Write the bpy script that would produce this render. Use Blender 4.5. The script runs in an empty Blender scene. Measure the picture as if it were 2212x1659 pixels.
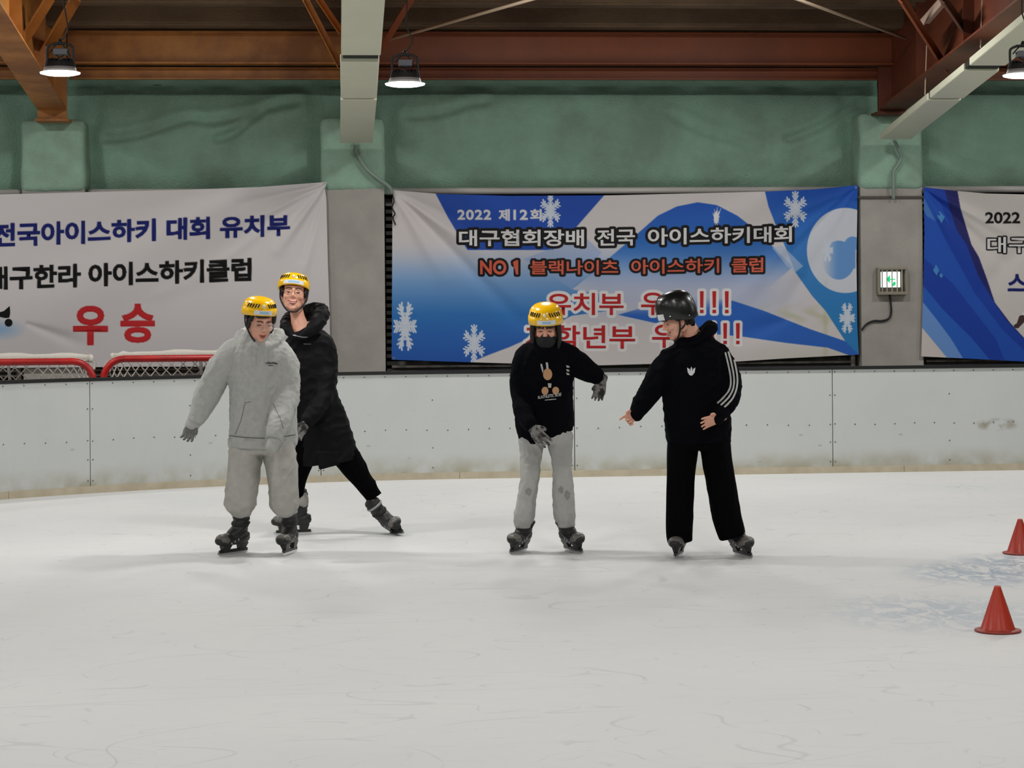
import bpy, bmesh, math, random
import numpy as np
from mathutils import Vector, Matrix, noise
from mathutils.bvhtree import BVHTree

# ---------------------------------------------------------------- camera, world, light, exposure
F_PX = 4470.0; CX = 1106.0; HY = 665.0; W, H = 2212, 1659
TH = math.radians(4.95); RO = 0.0085
CAMP = Vector((0, 0, 1.68))
FW = Vector((math.sin(TH), math.cos(TH), 0)); RT = Vector((math.cos(TH), -math.sin(TH), 0)); UPV = Vector((0, 0, 1))
RC = RT*math.cos(RO) - UPV*math.sin(RO); UC = UPV*math.cos(RO) + RT*math.sin(RO)
sc = bpy.context.scene
COL = sc.collection
cd = bpy.data.cameras.new('camera'); cam = bpy.data.objects.new('camera', cd); COL.objects.link(cam)
cd.sensor_width = 36; cd.lens = F_PX/W*36; cd.shift_y = -(H/2-HY)/W; cd.clip_end = 200
m3 = Matrix((RC, UC, -FW)).transposed()
cam.matrix_world = Matrix.Translation(CAMP) @ m3.to_4x4()
sc.camera = cam
sc.view_settings.view_transform = 'Standard'; sc.view_settings.look = 'None'
sc.view_settings.gamma = 1.0; sc.view_settings.use_curve_mapping = False
sc.view_settings.exposure = -0.22
wd = bpy.data.worlds.new('world'); sc.world = wd; wd.use_nodes = True
wd.node_tree.nodes['Background'].inputs[0].default_value = (0.75, 0.8, 0.85, 1)
wd.node_tree.nodes['Background'].inputs[1].default_value = 0.02
LAMP_W = 42.0       # each lamp of the row over the skaters
ROOM_W = 97.0       # each lamp of the rows over the near ice
WALL_W = 92.0       # each added fill light in front of the back wall
LCOL = (1.0, 0.985, 0.955)

def ray(px, py):
    return RC*((px-CX)/F_PX) + UC*((HY-py)/F_PX) + FW
def PD(px, py, D):                       # point at camera depth D
    return CAMP + ray(px, py)*D
def PY(px, py, Y):                       # point on the vertical plane y = Y
    r = ray(px, py); return CAMP + r*(Y/r.y)
def PX(px, py, X):
    r = ray(px, py); return CAMP + r*(X/r.x)
def G(px, py, z=0.0):
    r = ray(px, py); return CAMP + r*((z-CAMP.z)/r.z)
def depth(p): return (p-CAMP).dot(FW)

def area_lamp(name, loc, size, watts, col=LCOL):
    l = bpy.data.lights.new(name, 'AREA'); l.shape = 'DISK'; l.size = size; l.energy = watts; l.color = col
    o = bpy.data.objects.new(name, l); COL.objects.link(o); o.location = loc
    return o
# ceiling lamps of the rows nearer to the camera (above the frame, same fittings as the row in view)
for Y, z in ((9.0, 4.9), (3.5, 5.6), (-3.0, 5.2)):
    for X in (-7.5, -2.6, 2.2, 7.2):
        area_lamp('room_lamp', (X, Y, z), 0.5, ROOM_W)
for X in (-8.0, -4.9, -1.4, 2.0, 4.4, 7.8, 11.0):      # unseen fill lights, added just above the frame to brighten the back wall
    area_lamp('wall_fill_light', (X, 19.0, 4.95), 0.5, WALL_W)
for X in (-9.5, -5.6):
    area_lamp('row_lamp', (X, 14.4, 3.5), 0.3, LAMP_W)
area_lamp('row_lamp', (9.3, 14.0, 3.5), 0.3, LAMP_W)

# ---------------------------------------------------------------- materials
def lin(c):
    return tuple(((x/255)/12.92 if x/255 <= 0.04045 else ((x/255+0.055)/1.055)**2.4) for x in c)
MATS = {}
def mat(name, rgb, rough=0.6, metal=0.0, spec=0.5, noise_amt=0.0, nscale=8.0, rgb2=None, bump=0.0, bscale=60.0,
        emit=None, estr=0.0, alpha=1.0, trans=0.0, sheen=0.0, detail=4.0, vcol=None, stretch=None):
    if name in MATS: return MATS[name]
    m = bpy.data.materials.new(name); m.use_nodes = True
    nt = m.node_tree; N = nt.nodes; L = nt.links; b = N['Principled BSDF']
    c = lin(rgb)+(1,)
    b.inputs['Base Color'].default_value = c; b.inputs['Roughness'].default_value = rough
    b.inputs['Metallic'].default_value = metal; b.inputs['Specular IOR Level'].default_value = spec
    b.inputs['Alpha'].default_value = alpha; b.inputs['Transmission Weight'].default_value = trans
    if sheen: b.inputs['Sheen Weight'].default_value = sheen
    if emit: b.inputs['Emission Color'].default_value = lin(emit)+(1,); b.inputs['Emission Strength'].default_value = estr
    tc = N.new('ShaderNodeTexCoord'); src = tc.outputs['Object']
    if stretch:
        mp = N.new('ShaderNodeMapping'); mp.inputs['Scale'].default_value = stretch; L.new(src, mp.inputs[0]); src = mp.outputs[0]
    if vcol:
        a = N.new('ShaderNodeAttribute'); a.attribute_name = vcol; L.new(a.outputs['Color'], b.inputs['Base Color'])
    if rgb2:
        n = N.new('ShaderNodeTexNoise'); n.inputs['Scale'].default_value = nscale; n.inputs['Detail'].default_value = detail
        n.inputs['Roughness'].default_value = 0.6
        L.new(src, n.inputs['Vector'])
        r = N.new('ShaderNodeValToRGB'); r.color_ramp.elements[0].position = 0.5-0.5*max(0.05, 0.6-noise_amt); r.color_ramp.elements[1].position = 0.5+0.5*max(0.05, 0.6-noise_amt)
        r.color_ramp.elements[0].color = c; r.color_ramp.elements[1].color = lin(rgb2)+(1,)
        L.new(n.outputs[0], r.inputs[0]); L.new(r.outputs[0], b.inputs['Base Color'])
    if bump:
        n2 = N.new('ShaderNodeTexNoise'); n2.inputs['Scale'].default_value = bscale; n2.inputs['Detail'].default_value = 3
        L.new(src, n2.inputs['Vector'])
        bp = N.new('ShaderNodeBump'); bp.inputs['Strength'].default_value = bump; bp.inputs['Distance'].default_value = 0.01
        L.new(n2.outputs[0], bp.inputs['Height']); L.new(bp.outputs[0], b.inputs['Normal'])
    MATS[name] = m
    return m

# ---------------------------------------------------------------- object helpers
def tag(o, label=None, cat=None, group=None, kind=None):
    if label: o['label'] = label
    if cat: o['category'] = cat
    if group: o['group'] = group
    if kind: o['kind'] = kind
    return o
def to_mesh(bm, name='m', smooth=False):
    me = bpy.data.meshes.new(name); bm.to_mesh(me); bm.free()
    if smooth: me.shade_smooth()
    return me
def origin_of(p):
    v = Vector((0, 0, 0))
    while p is not None:
        v += p.location; p = p.parent
    return v
def link(name, me, m, parent=None, origin=None, raw=False):
    """me is in world coordinates; it is shifted into the space of its parent / origin"""
    if isinstance(me, bmesh.types.BMesh): me = to_mesh(me, name)
    me.name = name
    if not isinstance(m, (list, tuple)): m = [m]
    for x in m:
        if x: me.materials.append(x)
    o = bpy.data.objects.new(name, me); COL.objects.link(o)
    if parent is not None:
        o.parent = parent
        if not raw: me.transform(Matrix.Translation(-origin_of(parent)))
    elif not raw:
        if origin is None:
            co = np.empty(len(me.vertices)*3); me.vertices.foreach_get('co', co); co = co.reshape(-1, 3)
            a, b = co.min(0), co.max(0); origin = Vector(((a[0]+b[0])/2, (a[1]+b[1])/2, a[2]))
        me.transform(Matrix.Translation(-Vector(origin))); o.location = origin
    return o
def empty(name, loc):
    o = bpy.data.objects.new(name, None); COL.objects.link(o); o.location = loc; o.empty_display_size = 0.1
    return o
def copy_part(o, parent, loc=None):
    c = o.copy(); COL.objects.link(c); c.parent = parent
    if loc is not None: c.location = loc
    return c
def box(bm, a, b, bev=0.0):
    a, b = Vector(a), Vector(b)
    t = bmesh.new() if bev else bm
    vs = [t.verts.new((x, y, z)) for x in (a.x, b.x) for y in (a.y, b.y) for z in (a.z, b.z)]
    for f in ((0, 1, 3, 2), (4, 6, 7, 5), (0, 4, 5, 1), (2, 3, 7, 6), (0, 2, 6, 4), (1, 5, 7, 3)):
        t.faces.new([vs[i] for i in f])
    if bev:
        bmesh.ops.recalc_face_normals(t, faces=t.faces)
        bmesh.ops.bevel(t, geom=list(t.edges), offset=bev, segments=2, affect='EDGES', profile=0.5)
        me = bpy.data.meshes.new('t'); t.to_mesh(me); t.free(); bm.from_mesh(me); bpy.data.meshes.remove(me)
    return bm
def nb(): return bmesh.new()
def boxo(a, b, bev=0.0):
    bm = nb(); box(bm, a, b, bev)
    bmesh.ops.recalc_face_normals(bm, faces=bm.faces); return bm
def prism(bm, pts, off):
    """closed prism from a polygon (list of Vectors) swept by off"""
    off = Vector(off); lo = [bm.verts.new(p) for p in pts]; hi = [bm.verts.new(Vector(p)+off) for p in pts]
    n = len(pts); bm.faces.new(lo[::-1]); bm.faces.new(hi)
    for i in range(n): bm.faces.new((lo[i], lo[(i+1) % n], hi[(i+1) % n], hi[i]))
    return bm
def catmull(P, sub):
    P = np.array(P, float); out = []
    n = len(P)
    if n < 3 or sub < 2: return P
    for i in range(n-1):
        p0 = P[max(i-1, 0)]; p1 = P[i]; p2 = P[i+1]; p3 = P[min(i+2, n-1)]
        for k in range(sub):
            t = k/sub
            out.append(0.5*((2*p1)+(-p0+p2)*t+(2*p0-5*p1+4*p2-p3)*t*t+(-p0+3*p1-3*p2+p3)*t**3))
    out.append(P[-1]); return np.array(out)
def tube(bm, pts, front=None, n=14, sub=4, round_caps=True, closed=False):
    """pts: list of (Vector, ra, rb); ra sideways, rb along the reference direction"""
    arr = np.array([list(p)+[ra, rb] for p, ra, rb in pts])
    if closed:
        k = len(arr); ext = np.vstack([arr[-1], arr, arr[0], arr[1]])
        cc = catmull(ext, sub); arr = cc[sub:sub*(k+1)]
    else: arr = catmull(arr, sub)
    C = arr[:, :3]; R = np.maximum(arr[:, 3:], 1e-4); k = len(C)
    if closed: T = np.roll(C, -1, 0)-np.roll(C, 1, 0)
    else: T = np.gradient(C, axis=0)
    T /= np.linalg.norm(T, axis=1)[:, None]+1e-12
    fr = np.array(front if front is not None else (-FW.x, -FW.y, 0.0), float)
    rings = []
    ang = np.linspace(0, 2*math.pi, n, endpoint=False)
    def ring(c, t, ra, rb):
        f = fr-t*fr.dot(t)
        if np.linalg.norm(f) < 0.05:
            g = np.array((0.0, 0.0, 1.0)); f = g-t*g.dot(t)
        f /= np.linalg.norm(f); s = np.cross(t, f)
        return [bm.verts.new(c+s*ra*math.cos(a)+f*rb*math.sin(a)) for a in ang]
    if round_caps in (True, 'start') and not closed:
        h = min(R[0])*0.8
        for a in (80, 55, 28):
            a = math.radians(a); rings.append(ring(C[0]-T[0]*h*math.sin(a), T[0], R[0][0]*math.cos(a), R[0][1]*math.cos(a)))
    for i in range(k): rings.append(ring(C[i], T[i], R[i][0], R[i][1]))
    if round_caps is True and not closed:
        h = min(R[-1])*0.8
        for a in (28, 55, 80):
            a = math.radians(a); rings.append(ring(C[-1]+T[-1]*h*math.sin(a), T[-1], R[-1][0]*math.cos(a), R[-1][1]*math.cos(a)))
    m = len(rings)
    for i in range(m if closed else m-1):
        A, B = rings[i], rings[(i+1) % m]
        for j in range(n): bm.faces.new((A[j], A[(j+1) % n], B[(j+1) % n], B[j]))
    if not closed:
        bm.faces.new(rings[0][::-1]); bm.faces.new(rings[-1])
    return bm
def rod(bm, pts, r, n=8, sub=4, closed=False, caps=False):
    return tube(bm, [(Vector(p), r, r) for p in pts], n=n, sub=sub if len(pts) > 2 else 1, round_caps=caps, closed=closed)
def ellip(bm, c, r, M=None, seg=20, ring=12):
    t = bmesh.new(); bmesh.ops.create_uvsphere(t, u_segments=seg, v_segments=ring, radius=1.0)
    X = Matrix.Diagonal((*r, 1.0))
    X = Matrix.Translation(Vector(c)) @ X
    if M is not None: X = M @ X
    bmesh.ops.transform(t, matrix=X, verts=t.verts)
    me = bpy.data.meshes.new('t'); t.to_mesh(me); t.free(); bm.from_mesh(me); bpy.data.meshes.remove(me)
    return bm
def fuse(bm, voxel, smooth=4, fac=0.5):
    """one continuous closed surface out of overlapping closed shapes"""
    bmesh.ops.recalc_face_normals(bm, faces=bm.faces)
    me = to_mesh(bm); o = bpy.data.objects.new('t', me); COL.objects.link(o)
    r = o.modifiers.new('r', 'REMESH'); r.mode = 'VOXEL'; r.voxel_size = voxel; r.use_smooth_shade = True
    if smooth:
        s = o.modifiers.new('s', 'SMOOTH'); s.iterations = smooth; s.factor = fac
    dg = bpy.context.evaluated_depsgraph_get()
    out = bpy.data.meshes.new_from_object(o.evaluated_get(dg))
    bpy.data.objects.remove(o); bpy.data.meshes.remove(me)
    out.shade_smooth(); return out
def coords(me):
    co = np.empty(len(me.vertices)*3); me.vertices.foreach_get('co', co); return co.reshape(-1, 3)
def setco(me, co):
    me.vertices.foreach_set('co', co.ravel()); me.update()
def normals(me):
    no = np.empty(len(me.vertices)*3); me.vertices.foreach_get('normal', no); return no.reshape(-1, 3)
def fnoise(P, freq, seed=0, k=5):
    """cheap smooth noise for whole arrays: warped sums of sines"""
    rs = np.random.RandomState(seed); out = np.zeros(len(P))
    for i in range(k):
        d = rs.normal(size=3); d /= np.linalg.norm(d); e = rs.normal(size=3); e /= np.linalg.norm(e)
        ph = rs.uniform(0, 6.28, 2); f = freq*rs.uniform(0.7, 1.5)
        out += np.sin(P@d*f+ph[0]+1.3*np.sin(P@e*f*0.6+ph[1]))
    return out/k
def folds(me, amp, freq, axis=None, seed=0, sharp=True):
    """fabric folds: displacement along the normal, stretched along axis"""
    P = coords(me); Q = P.copy()
    if axis is not None:
        a = np.array(axis, float); a /= np.linalg.norm(a); Q = Q-np.outer(Q@a, a)*0.75
    v = fnoise(Q, freq, seed)
    if sharp: v = 0.45-np.abs(v)**0.7
    N_ = normals(me); v = v*np.clip((N_[:, 2]+0.75)/0.35, 0, 1)
    setco(me, P+N_*(v*amp)[:, None]); return me
def grid(nu, nv, fn):
    """fn(U,V arrays) -> (n,3) positions; u,v in 0..1"""
    U, V = np.meshgrid(np.linspace(0, 1, nu+1), np.linspace(0, 1, nv+1)); U = U.ravel(); V = V.ravel()
    P = fn(U, V); me = bpy.data.meshes.new('grid')
    i = np.arange(nu*nv); r, c = i//nu, i % nu; a = r*(nu+1)+c
    q = np.stack([a, a+1, a+nu+2, a+nu+1], 1)
    me.vertices.add(len(P)); me.vertices.foreach_set('co', P.astype(float).ravel())
    me.loops.add(len(q)*4); me.loops.foreach_set('vertex_index', q.ravel())
    me.polygons.add(len(q)); me.polygons.foreach_set('loop_start', np.arange(len(q))*4)
    me.update(calc_edges=True); me.shade_smooth()
    return me, U, V
def vcolor(me, rgb, name='print'):
    """rgb: (n,3) sRGB 0..255 per vertex"""
    c = np.clip(rgb/255.0, 0, 1); l = np.where(c <= 0.04045, c/12.92, ((c+0.055)/1.055)**2.4)
    at = me.color_attributes.new(name, 'FLOAT_COLOR', 'POINT')
    at.data.foreach_set('color', np.hstack([l, np.ones((len(l), 1))]).astype(np.float32).ravel())
def text2d(s, off=0.0, res=4, spacing=1.0):
    c = bpy.data.curves.new('t', 'FONT'); c.body = s; c.offset = off; c.resolution_u = res; c.space_character = spacing
    o = bpy.data.objects.new('t', c); COL.objects.link(o)
    dg = bpy.context.evaluated_depsgraph_get(); me = bpy.data.meshes.new_from_object(o.evaluated_get(dg))
    bpy.data.objects.remove(o); bpy.data.curves.remove(c); return me
def ribbon2d(pts, w, closed=False, step=4.0):
    """flat strip along a 2-D polyline (pixels) as a mesh with z = 0"""
    P = np.array(pts, float); out = []
    for a, b in zip(P[:-1], P[1:]):
        n = max(1, int(np.linalg.norm(b-a)/step))
        for k in range(n): out.append(a+(b-a)*k/n)
    out.append(P[-1]); P = np.array(out); T = np.gradient(P, axis=0); T /= np.linalg.norm(T, axis=1)[:, None]+1e-9
    Nn = np.stack([-T[:, 1], T[:, 0]], 1)*w/2
    bm = nb(); A = [bm.verts.new((*p, 0)) for p in P+Nn]; B = [bm.verts.new((*p, 0)) for p in P-Nn]
    for i in range(len(P)-1): bm.faces.new((A[i], A[i+1], B[i+1], B[i]))
    return to_mesh(bm)
def poly2d(pts):
    bm = nb(); f = bm.faces.new([bm.verts.new((*p, 0)) for p in pts]); bmesh.ops.triangulate(bm, faces=[f]); return to_mesh(bm)
def join2d(meshes):
    bm = nb()
    for m in meshes: bm.from_mesh(m); bpy.data.meshes.remove(m)
    return to_mesh(bm)

# ================================================================ ICE AND FLOOR
def ice_material():
    m = bpy.data.materials.new('ice'); m.use_nodes = True; nt = m.node_tree; N = nt.nodes; L = nt.links; b = N['Principled BSDF']
    tc = N.new('ShaderNodeTexCoord')
    def noise_n(scale, detail=3, vec=None, rough=0.55, dist=0.0):
        n = N.new('ShaderNodeTexNoise'); n.inputs['Scale'].default_value = scale; n.inputs['Detail'].default_value = detail
        n.inputs['Roughness'].default_value = rough; n.inputs['Distortion'].default_value = dist
        L.new(vec or tc.outputs['Object'], n.inputs['Vector']); return n.outputs[0]
    def math_n(op, a, bb=None, clamp=False):
        n = N.new('ShaderNodeMath'); n.operation = op; n.use_clamp = clamp
        for i, v in enumerate((a, bb)):
            if v is None: continue
            if isinstance(v, (int, float)): n.inputs[i].default_value = v
            else: L.new(v, n.inputs[i])
        return n.outputs[0]
    def ramp(v, a, bb):
        n = N.new('ShaderNodeMapRange'); n.inputs['From Min'].default_value = a; n.inputs['From Max'].default_value = bb
        n.interpolation_type = 'SMOOTHSTEP'; L.new(v, n.inputs['Value']); return n.outputs[0]
    total = None
    # skate scratches: thin contour lines of smooth noise, gated by a second noise
    for sc_, wdt, gate, amt, off in ((0.55, 0.0016, 0.50, 0.35, 0), (1.1, 0.0028, 0.52, 0.30, 7), (2.3, 0.005, 0.55, 0.28, 13), (0.8, 0.002, 0.5, 0.3, 31), (4.5, 0.008, 0.50, 0.25, 53), (1.6, 0.0035, 0.47, 0.26, 71), (3.2, 0.006, 0.48, 0.24, 97), (1.3, 0.003, 0.46, 0.24, 111), (2.6, 0.005, 0.5, 0.24, 131)):
        mp = N.new('ShaderNodeMapping'); mp.inputs['Location'].default_value = (off, off*1.7, off*0.3); mp.inputs['Scale'].default_value = (0.45, 1.0, 1.0)
        mp.inputs['Rotation'].default_value = (0, 0, off*0.4)
        L.new(tc.outputs['Object'], mp.inputs[0])
        v = noise_n(sc_, 0.6, mp.outputs[0], 0.4)
        d = math_n('ABSOLUTE', math_n('SUBTRACT', v, 0.5))
        line = math_n('SUBTRACT', 1.0, ramp(d, wdt*0.3, wdt), True)
        g = ramp(noise_n(sc_*1.9, 2, mp.outputs[0]), gate, gate+0.12)
        v2 = math_n('MULTIPLY', math_n('MULTIPLY', line, g), amt)
        total = v2 if total is None else math_n('ADD', total, v2, True)
    cloud = ramp(noise_n(0.5, 4), 0.3, 0.7); fine = ramp(noise_n(9.0, 5), 0.3, 0.75)
    # churned wet patches near the cones and where people stop
    sp = N.new('ShaderNodeSeparateXYZ'); L.new(tc.outputs['Object'], sp.inputs[0])
    def patch(x, y, rx, ry):
        a = math_n('POWER', math_n('DIVIDE', math_n('SUBTRACT', sp.outputs[0], x), rx), 2.0)
        c = math_n('POWER', math_n('DIVIDE', math_n('SUBTRACT', sp.outputs[1], y), ry), 2.0)
        return math_n('SUBTRACT', 1.0, math_n('ADD', a, c), True)
    p1 = G(2130, 1238); p2 = G(2030, 1325); p3 = G(2190, 1215)
    pm = math_n('MAXIMUM', patch(p1.x, p1.y, 0.62, 0.75), math_n('MULTIPLY', patch(p2.x, p2.y, 0.75, 0.9), 0.7))
    pm = math_n('MAXIMUM', pm, patch(p3.x, p3.y, 0.45, 0.6))
    mpp = N.new('ShaderNodeMapping'); mpp.inputs['Scale'].default_value = (1.0, 0.55, 1.0); L.new(tc.outputs['Object'], mpp.inputs[0])
    pn = ramp(noise_n(11.0, 8, mpp.outputs[0], 0.7, 1.2), 0.41, 0.55)
    wet = math_n('MULTIPLY', pm, pn, True)
    c1 = N.new('ShaderNodeMixRGB'); c1.inputs[1].default_value = lin((212, 212, 211))+(1,); c1.inputs[2].default_value = lin((205, 207, 207))+(1,); L.new(cloud, c1.inputs[0])
    c2 = N.new('ShaderNodeMixRGB'); c2.inputs[2].default_value = lin((206, 207, 206))+(1,); L.new(c1.outputs[0], c2.inputs[1]); L.new(math_n('MULTIPLY', fine, 0.4), c2.inputs[0])
    c3 = N.new('ShaderNodeMixRGB'); c3.inputs[2].default_value = lin((150, 158, 164))+(1,); L.new(c2.outputs[0], c3.inputs[1]); L.new(total, c3.inputs[0])
    c4 = N.new('ShaderNodeMixRGB'); c4.inputs[2].default_value = lin((168, 180, 190))+(1,); L.new(c3.outputs[0], c4.inputs[1]); L.new(math_n('MULTIPLY', wet, 1.0), c4.inputs[0])
    L.new(c4.outputs[0], b.inputs['Base Color'])
    rr = math_n('SUBTRACT', 0.62, math_n('MULTIPLY', wet, 0.3)); L.new(rr, b.inputs['Roughness'])
    b.inputs['Specular IOR Level'].default_value = 0.22
    bp = N.new('ShaderNodeBump'); bp.inputs['Strength'].default_value = 0.25; bp.inputs['Distance'].default_value = 0.004
    hh = math_n('ADD', math_n('MULTIPLY', noise_n(30, 4), 0.5), math_n('MULTIPLY', math_n('ADD', total, wet), 1.0))
    L.new(hh, bp.inputs['Height']); L.new(bp.outputs[0], b.inputs['Normal'])
    return m
ICE = ice_material()
bm = nb(); box(bm, (-14, -12, -0.06), (16, 21.2, 0)); fl = link('floor', bm, ICE, origin=(0, 0, 0)); tag(fl, kind='structure')
CONC = mat('concrete_floor', (120, 116, 112), 0.8, rgb2=(100, 97, 93), nscale=2.0, noise_amt=0.3)
bm = nb(); box(bm, (-14, 21.2, -0.06), (16, 23.4, 0.0)); f2 = link('floor', bm, CONC, origin=(0, 22.4, -0.06)); tag(f2, kind='structure')

# ================================================================ BACK WALL
YP = 22.6        # front face of the pillars
YS = 22.88       # slatted siding
YW = 23.05       # backing wall
GREYW = mat('grey_painted_concrete', (166, 161, 154), 0.75, rgb2=(152, 148, 142), nscale=3.0, noise_amt=0.25, bump=0.25, bscale=90)
DARKB = mat('dark_cavity', (26, 25, 24), 0.9)
FOAM = mat('green_spray_foam', (142, 178, 158), 0.92, spec=0.15, rgb2=(124, 150, 132), nscale=1.6, noise_amt=0.25, bump=1.0, bscale=55, detail=8)
FOAM2 = mat('pale_green_spray_foam', (152, 186, 166), 0.92, spec=0.15, rgb2=(136, 160, 142), nscale=3.5, noise_amt=0.2, bump=1.0, bscale=55, detail=8)
bm = nb(); box(bm, (-14, YW, -0.06), (16, YW+0.2, 5.4)); wall = link('wall_back', bm, DARKB, origin=(0, YW, 0)); tag(wall, kind='structure')

PIL = [(46, 186, 258), (694, 833, 254), (1857, 1995, 243)]      # px left, px right, py top (foam)
FZ = PY(1100, 411, YP).z                                           # underside of the foam
pil_x = []
for i, (a, b_, t) in enumerate(PIL):
    x0, x1 = PY(a, 500, YP).x, PY(b_, 500, YP).x; zt = PY((a+b_)/2, t, YP).z; pil_x.append((x0, x1, zt))
xs = [p[0] for p in pil_x]
pil_x = [(pil_x[0][0]-3.4, pil_x[0][1]-3.4, pil_x[0][2]), (pil_x[0][0]-6.8, pil_x[0][1]-6.8, pil_x[0][2])] + pil_x + [(pil_x[2][0]+5.9, pil_x[2][1]+5.9, pil_x[2][2])]
pil_x.sort()
def foam_lump(x0, x1, y0, y1, z0, z1, seed):
    bm = nb(); box(bm, (x0, y0, z0), (x1, y1, z1), bev=0.05)
    me = fuse(bm, 0.028, 6)
    P = coords(me); d = fnoise(P, 7, seed)*0.014+fnoise(P, 22, seed+1)*0.006
    setco(me, P+normals(me)*d[:, None]); return me
for i, (x0, x1, zt) in enumerate(pil_x):
    bm = nb(); box(bm, (x0+0.012, YP, 0), (x1-0.012, YW, FZ+0.1)); 
    p = link('pillar', bm, GREYW, parent=wall)
    f = link('foam_cap', foam_lump(x0-0.004, x1+0.004, YP-0.03, YW+0.02, FZ-0.005, zt, 10+i), FOAM2, parent=p)
# foam band of each bay
ZT = PY(1300, 170, YS).z
bays = [(pil_x[i][1], pil_x[i+1][0]) for i in range(len(pil_x)-1)] + [(pil_x[-1][1], 15.9)]
WRK = [((230, 300), (420, 262), 0.02, 14), ((430, 262), (640, 225), 0.022, 10), ((470, 300), (560, 255), 0.025, 9), ((880, 250), (1050, 225), 0.015, 14), ((1450, 250), (1640, 330), 0.012, 16), ((1700, 300), (1860, 230), 0.02, 12)]
for i, (x0, x1) in enumerate(bays):
    nu = int((x1-x0+0.6)/0.035); nv = 46
    def fn(U, V, x0=x0, x1=x1, i=i):
        X = x0-0.32+(x1-x0+0.64)*U; Z = FZ-0.02+(ZT-FZ+0.05)*V
        Q = np.stack([X, Z, 0*X], 1)
        bulge = 0.17*np.sin(np.clip(V*1.12+0.02, 0, 1)*math.pi)**0.6
        edge = np.minimum(X-x0, x1-X); bulge = bulge*(1-0.6*np.exp(-(np.maximum(edge, 0)/0.16)**2))*np.clip(1+edge/0.35, 0.1, 1)
        lump = 0.022*fnoise(Q, 2.2, 5+i)+0.012*fnoise(Q, 6.5, 9+i)+0.006*fnoise(Q, 19, 19+i)
        lump = lump-0.05*np.exp(-((V-0.93)/0.022)**2)*(0.6+0.4*np.sin(X*9))
        for a, b_, amp, wpx in WRK:
            A = PY(a[0], a[1], YS); B = PY(b_[0], b_[1], YS); A = np.array((A.x, A.z)); B = np.array((B.x, B.z))
            d = B-A; tt = np.clip(((X-A[0])*d[0]+(Z-A[1])*d[1])/d.dot(d), 0, 1)
            dist = np.hypot(X-A[0]-tt*d[0], Z-A[1]-tt*d[1]+0.03*np.sin(tt*5))
            lump = lump-amp*2*np.exp(-(dist/0.045)**2)+amp*np.exp(-((dist-0.09)/0.05)**2)
        return np.stack([X, YW-0.06-bulge-lump, Z], 1)
    me, U, V = grid(nu, nv, fn)
    link('foam_band', me, FOAM, parent=wall)
    # horizontal siding under the foam
# siding slats: 0.078 m pitch, lower zone behind banners, nets and frames
SLAT = mat('siding_slat', (170, 167, 163), 0.6, rgb2=(140, 137, 132), nscale=4, noise_amt=0.2)
pitch = 15.6/F_PX*YS
for i, (x0, x1) in enumerate(bays):
    bm = nb(); box(bm, (x0+0.01, YS, 0), (x1-0.01, YS+0.05, pitch*0.52)); src = None
    k = int((FZ-0.15)/pitch)
    for j in range(8, k):
        z = 0.10+j*pitch
        if src is None: src = link('slat', bm, SLAT, parent=wall, raw=True); src.location = (0, -YW, z); 
        else: copy_part(src, wall, (0, -YW, z))
# frame members: white rail over the banners, aluminium sill frames below them
ALU = mat('dull_aluminium', (150, 146, 140), 0.45, metal=0.3, rgb2=(95, 90, 84), nscale=6, noise_amt=0.3)
RAILM = mat('grey_white_pipe', (186, 182, 178), 0.4)
nt_ = 0
for i, (x0, x1) in enumerate(bays):
    a = PY(1300, 412, 22.72).z
    bm = nb(); rod(bm, [(x0+0.02, 22.72, a), (x1-0.02, 22.72, a)], 0.038, 12, caps=False)
    nt_ += 1; o = link('trim_%d' % nt_, bm, RAILM); tag(o, kind='structure'); o.data.shade_smooth()
    for py, h in ((786, 0.02), (797, 0.018)):
        z = PY(1300, py, 22.78).z; bm = nb(); box(bm, (x0+0.06, 22.74, z-h), (x1-0.06, 22.86, z+h*0.4), bev=0.004)
        nt_ += 1; o = link('trim_%d' % nt_, bm, ALU); tag(o, kind='structure')
    for x in (x0+0.04, x1-0.08):
        bm = nb(); box(bm, (x, 22.72, 0.0), (x+0.05, 22.87, FZ-0.02), bev=0.004); nt_ += 1
        if x != x0+0.04:
            o = link('trim_%d' % nt_, bm, ALU); tag(o, kind='structure')
# dirt seam and conduit on the third pillar
CND = mat('grey_conduit', (128, 146, 136), 0.6); BLK = mat('black_rubber', (20, 20, 21), 0.5)
def cable(name, pts, r, m, label, cat='cable'):
    bm = nb(); rod(bm, pts, r, 8, 5, caps=True); me = to_mesh(bm, name, True)
    o = link(name, me, m); tag(o, label, cat); return o
cable('conduit', [PY(768, 308, YP-0.1), PY(769, 325, YP-0.09), PY(778, 345, YP-0.09), PY(795, 368, YP-0.09), PY(820, 388, YP-0.09), PY(840, 403, YP-0.06), PY(847, 416, YP-0.03)], 0.022, CND, 'grey conduit running from the middle white duct down to the blue banner corner', 'conduit')
cable('conduit', [PY(1932, 304, YP-0.11), PY(1940, 322, YP-0.10), PY(1947, 340, YP-0.10), PY(1938, 358, YP-0.10), PY(1930, 372, YP-0.10), PY(1930, 400, YP-0.09), PY(1930, 428, YP-0.06)], 0.02, CND, 'grey crooked conduit on the green pillar cap above the lit exit sign', 'conduit')
cable('cable', [PY(1818+104, 638, YP-0.02), PY(1924, 655, YP-0.02), PY(1925, 675, YP-0.02), PY(1920, 688, YP-0.02), PY(1905, 693, YP-0.02), PY(1888, 693, YP-0.02), PY(1872, 700, YP-0.02), PY(1862, 712, YP-0.02)], 0.011, BLK, 'black power cable curling from the exit sign down to the banner edge')
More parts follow.
